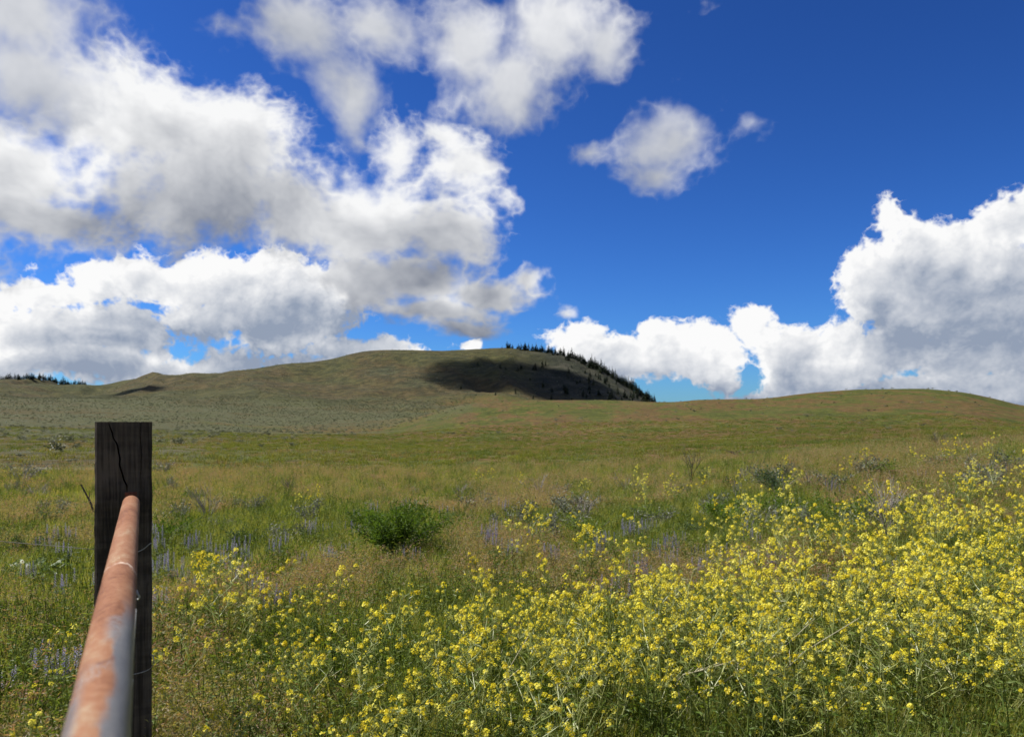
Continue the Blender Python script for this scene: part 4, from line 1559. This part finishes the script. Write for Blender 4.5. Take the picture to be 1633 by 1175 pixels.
# pale broad-leaved plant at the left edge
x_, y_, z_ = hit(40, 925, 0.0)
root = empty('broadleaf_plant', (x_, y_, z_))
for i in range(64):
    mb = MB()
    a = random.uniform(0, 2 * PI)
    Lf = random.uniform(0.12, 0.24)
    d_ = Vector((math.cos(a), math.sin(a), random.uniform(0.25, 1.3))).normalized()
    st = Vector((math.cos(a), math.sin(a), 0)) * random.uniform(0.02, 0.34)
    mb.tube([(0, 0, -0.02), st + Vector((0, 0, 0.08))], 0.005, 0.003, 3)
    c = st + Vector((0, 0, 0.08))
    w_ = Lf * 0.36
    s_ = d_.cross(Vector((0, 0, 1))).normalized()
    nrm = s_.cross(d_)
    cols = []
    for j in range(6):
        u = j / 5
        ww = w_ * math.sin(PI * (0.08 + 0.9 * u)) * 0.5
        q = c + d_ * Lf * u - Vector((0, 0, 0.35 * Lf * u * u))
        cols += [q - s_ * ww + nrm * 0.01, q - nrm * 0.008, q + s_ * ww + nrm * 0.01]
    mb.add(cols, [f for j in range(5) for f in ((3 * j, 3 * j + 1, 3 * j + 4, 3 * j + 3), (3 * j + 1, 3 * j + 2, 3 * j + 5, 3 * j + 4))])
    link('leaf', mb.mesh('leaf', M['pale']), root)
tag(root, 'pale grey green broad leaved plant at the left edge', 'plant')

# bleached arching stalks in the nearest mustard
STK = [((1120, 1175, .05), (1165, 1120, .25), (1230, 1050, .42), (1300, 985, .55)), ((1095, 1112, .2), (1150, 1090, .3), (1190, 1060, .4), (1260, 985, .6)),
       ((1130, 1150, .1), (1200, 1120, .2), (1280, 1040, .4), (1370, 985, .55)), ((1080, 1085, .3), (1090, 1075, .3), (1120, 1068, .35), (1180, 1050, .45)),
       ((830, 1155, .1), (880, 1130, .15), (890, 1110, .2), (910, 1075, .35)), ((785, 1130, .2), (800, 1100, .3), (815, 1060, .4), (845, 1010, .55)),
       ((762, 1125, .2), (765, 1095, .3), (755, 1070, .35), (735, 1040, .5)), ((1480, 1010, .35), (1500, 1050, .3), (1520, 1080, .2), (1560, 1120, .1)),
       ((1430, 1000, .4), (1465, 1040, .3), (1490, 1075, .2), (1500, 1100, .1)), ((1050, 1000, .4), (1070, 1030, .35), (1100, 1060, .25), (1110, 1080, .2))]
where = ['longest pale stalk rising rightward below the mustard band', 'pale forked stalk arching across lower right mustard', 'low pale stalk sweeping right near the bottom edge',
         'short level pale stalk right of bottom centre', 'pale stalk lying low at bottom centre', 'upright pale stalk in the bottom centre clump', 'short curved pale stalk in the bottom centre clump',
         'pale stalk slanting down right at the far right', 'steep pale stalk at the right below the band', 'pale stalk slanting down right of the bottom centre clump']
for pts, wh in zip(STK, where):
    d0 = hit(pts[0][0], pts[0][1], pts[0][2])[1]
    d1 = min(d0 + 0.15, hit(pts[3][0], pts[3][1], pts[3][2])[1])
    P_ = []
    for i, (px, py, h_) in enumerate(pts):
        yy_ = d0 + (d1 - d0) * i / 3
        P_.append(Vector(((px - CX) / FPX * yy_, yy_, EYE + (HY - py) / FPX * yy_)))
    lo = P_[0] if P_[0].z < P_[3].z else P_[3]
    rooted = Vector((lo.x + random.uniform(-.05, .05), lo.y + 0.02, float(zground(lo.x, lo.y)) - 0.02))
    P_ = [rooted] + P_ if lo is P_[0] else P_ + [rooted]
    base = rooted.copy()
    mb = MB()
    q = [p - base for p in P_]
    mb.tube(q, 0.0038, 0.0022, 5)
    for k_ in range(4):
        c = q[2].lerp(q[3], random.random())
        mb.tube([c, c + (q[3] - q[2]).normalized() * 0.08 + rdir() * 0.06], 0.0018, 0.001, 3)
    tag(link('dry_stalk', mb.mesh('dry_stalk', M['drystalk']), None, base), wh, 'stalk', 'bleached stalks among the mustard')


# ------------------------------------------------------------------ conifers on the hill
def conifer(H, W_, gaps):
    root = empty('pine_tree', (0, 0, 0))
    tb, lb = MB(), MB()
    tb.tube([(0, 0, -1.5), (0.1, 0, H * 0.5), (0, 0, H * 0.97)], H * 0.018, H * 0.004, 6)
    nt = 15
    for i in range(nt):
        u = 0.1 + 0.88 * i / (nt - 1)
        rad = W_ * (1 - u) ** 0.75 * random.uniform(0.65, 1.15) + 0.15
        nb = max(4, int(9 * (1 - u) + 3))
        for q in range(nb):
            if random.random() < gaps:
                continue
            a = random.uniform(0, 2 * PI)
            rr = rad * random.uniform(0.6, 1.1)
            c = Vector((0, 0, H * u + random.uniform(-0.3, 0.3)))
            d_ = Vector((math.cos(a), math.sin(a), random.uniform(-0.45, 0.05)))
            lb.leaf(c, d_, (0, 0, 1), rr, rr * 0.6)
            for s__ in range(3):
                cc = c + d_.normalized() * rr * random.uniform(0.3, 0.9)
                lb.leaf(cc, rdir(-0.6, 0.6), rdir(), rr * 0.42, rr * 0.25)
    link('trunk', tb.mesh('trunk', M['bark']), root)
    link('crown', lb.mesh('crown', M['needle']), root)
    return root


tp_ = [conifer(15, 4.4, 0.05), conifer(16, 3.7, 0.12), conifer(13, 5.2, 0.08), conifer(14, 3.3, 0.2)]
tn = 0


def place_tree(x_, y_, s_, label, group, wide=1.0):
    global tn
    o = tp_[tn] if tn < 4 else copy_tree(random.choice(tp_))
    tn += 1
    o.location = (x_, y_, float(zground(x_, y_)) - 0.4)
    o.rotation_euler = (random.gauss(0, 0.02), random.gauss(0, 0.02), random.uniform(0, 6))
    o.scale = (s_ * wide * random.uniform(0.85, 1.25), s_ * wide * random.uniform(0.85, 1.25), s_)
    tag(o, label, 'tree', group)


TREE_PX = []
for i in range(160):
    px = 800 + 245 * max(0.0, (i + random.uniform(-0.6, 0.6)) / 160) ** 0.85
    a, r = skyline(px)
    r += random.uniform(-60, 40) if px > 870 else random.uniform(-20, 30)
    dens = 1.0 if px > 850 else 0.6
    if random.random() > dens:
        continue
    s_ = random.choice([0.55, 0.7, 0.8, 0.95, 1.15]) * random.uniform(0.85, 1.1) * (0.85 if px < 850 else 1.0 if px < 940 else 1.3)
    lab = ('dark conifer near the foot of the hill shoulder on the skyline' if px > 1000 else 'dark conifer halfway down the hill shoulder on the skyline' if px > 940 else
           'dark conifer where the skyline starts to drop right of the summit' if px > 870 else 'dark conifer on the flat crest at the top of the hill')
    place_tree(r * math.sin(a), r * math.cos(a), s_, lab, 'conifers on the skyline of the hill', 1.3)
for (px, py, s_) in [(798, 588, .8), (806, 590, .75), (831, 589, .8), (762, 583, .6), (870, 583, .8), (905, 602, .6), (887, 601, .55), (826, 592, .6), (900, 622, .8), (903, 628, 1.0), (880, 625, .6),
                     (822, 628, .6), (845, 606, .5), (955, 630, .9), (940, 622, .7), (920, 612, .6), (965, 612, .9), (975, 634, 1.0), (985, 628, .9), (996, 634, 1.0), (850, 636, .6), (790, 632, .5), (735, 620, .4), (1010, 634, .9)]:
    x_, y_, z_ = far_hit(px, py, 900)
    place_tree(x_, y_, s_, 'scattered dark conifer on the shaded face of the hill', 'conifers on the hill face')
for i in range(95):
    px = random.uniform(850, 1034)
    top = np.interp(px, [870, 950, 1000, 1035], [565, 590, 618, 640])
    py = random.uniform(top + 4, 645)
    if random.random() < (0.35 + 0.6 * sstep(880, 1000, px)):
        x_, y_, z_ = far_hit(px, py, 900)
        place_tree(x_, y_, random.uniform(0.4, 0.85), 'dark conifer on the %s %s of the wooded hill face' % ('upper' if py < (top + 645) / 2 else 'lower', 'left side' if px < 920 else 'middle' if px < 980 else 'right side'), 'conifers on the hill face')
for i in range(40):
    px = -10 + 150 * (i + random.uniform(-0.5, 0.5)) / 40
    a, r = skyline(px)
    r += random.uniform(-10, 40)
    s_ = random.uniform(0.6, 1.0) * (0.6 if px > 105 else 1.0)
    place_tree(r * math.sin(a), r * math.cos(a), s_, 'dark conifer %s of the tree row on the far left skyline' % ('at the left end' if px < 45 else 'in the middle' if px < 95 else 'at the low right end'), 'conifers on the far left ridge', 1.7)

for o in bpy.data.objects:
    if o.parent is not None and o.name.split('.')[0] in ('flower_spikes', 'leaves', 'foliage'):
        o['kind'] = 'stuff'
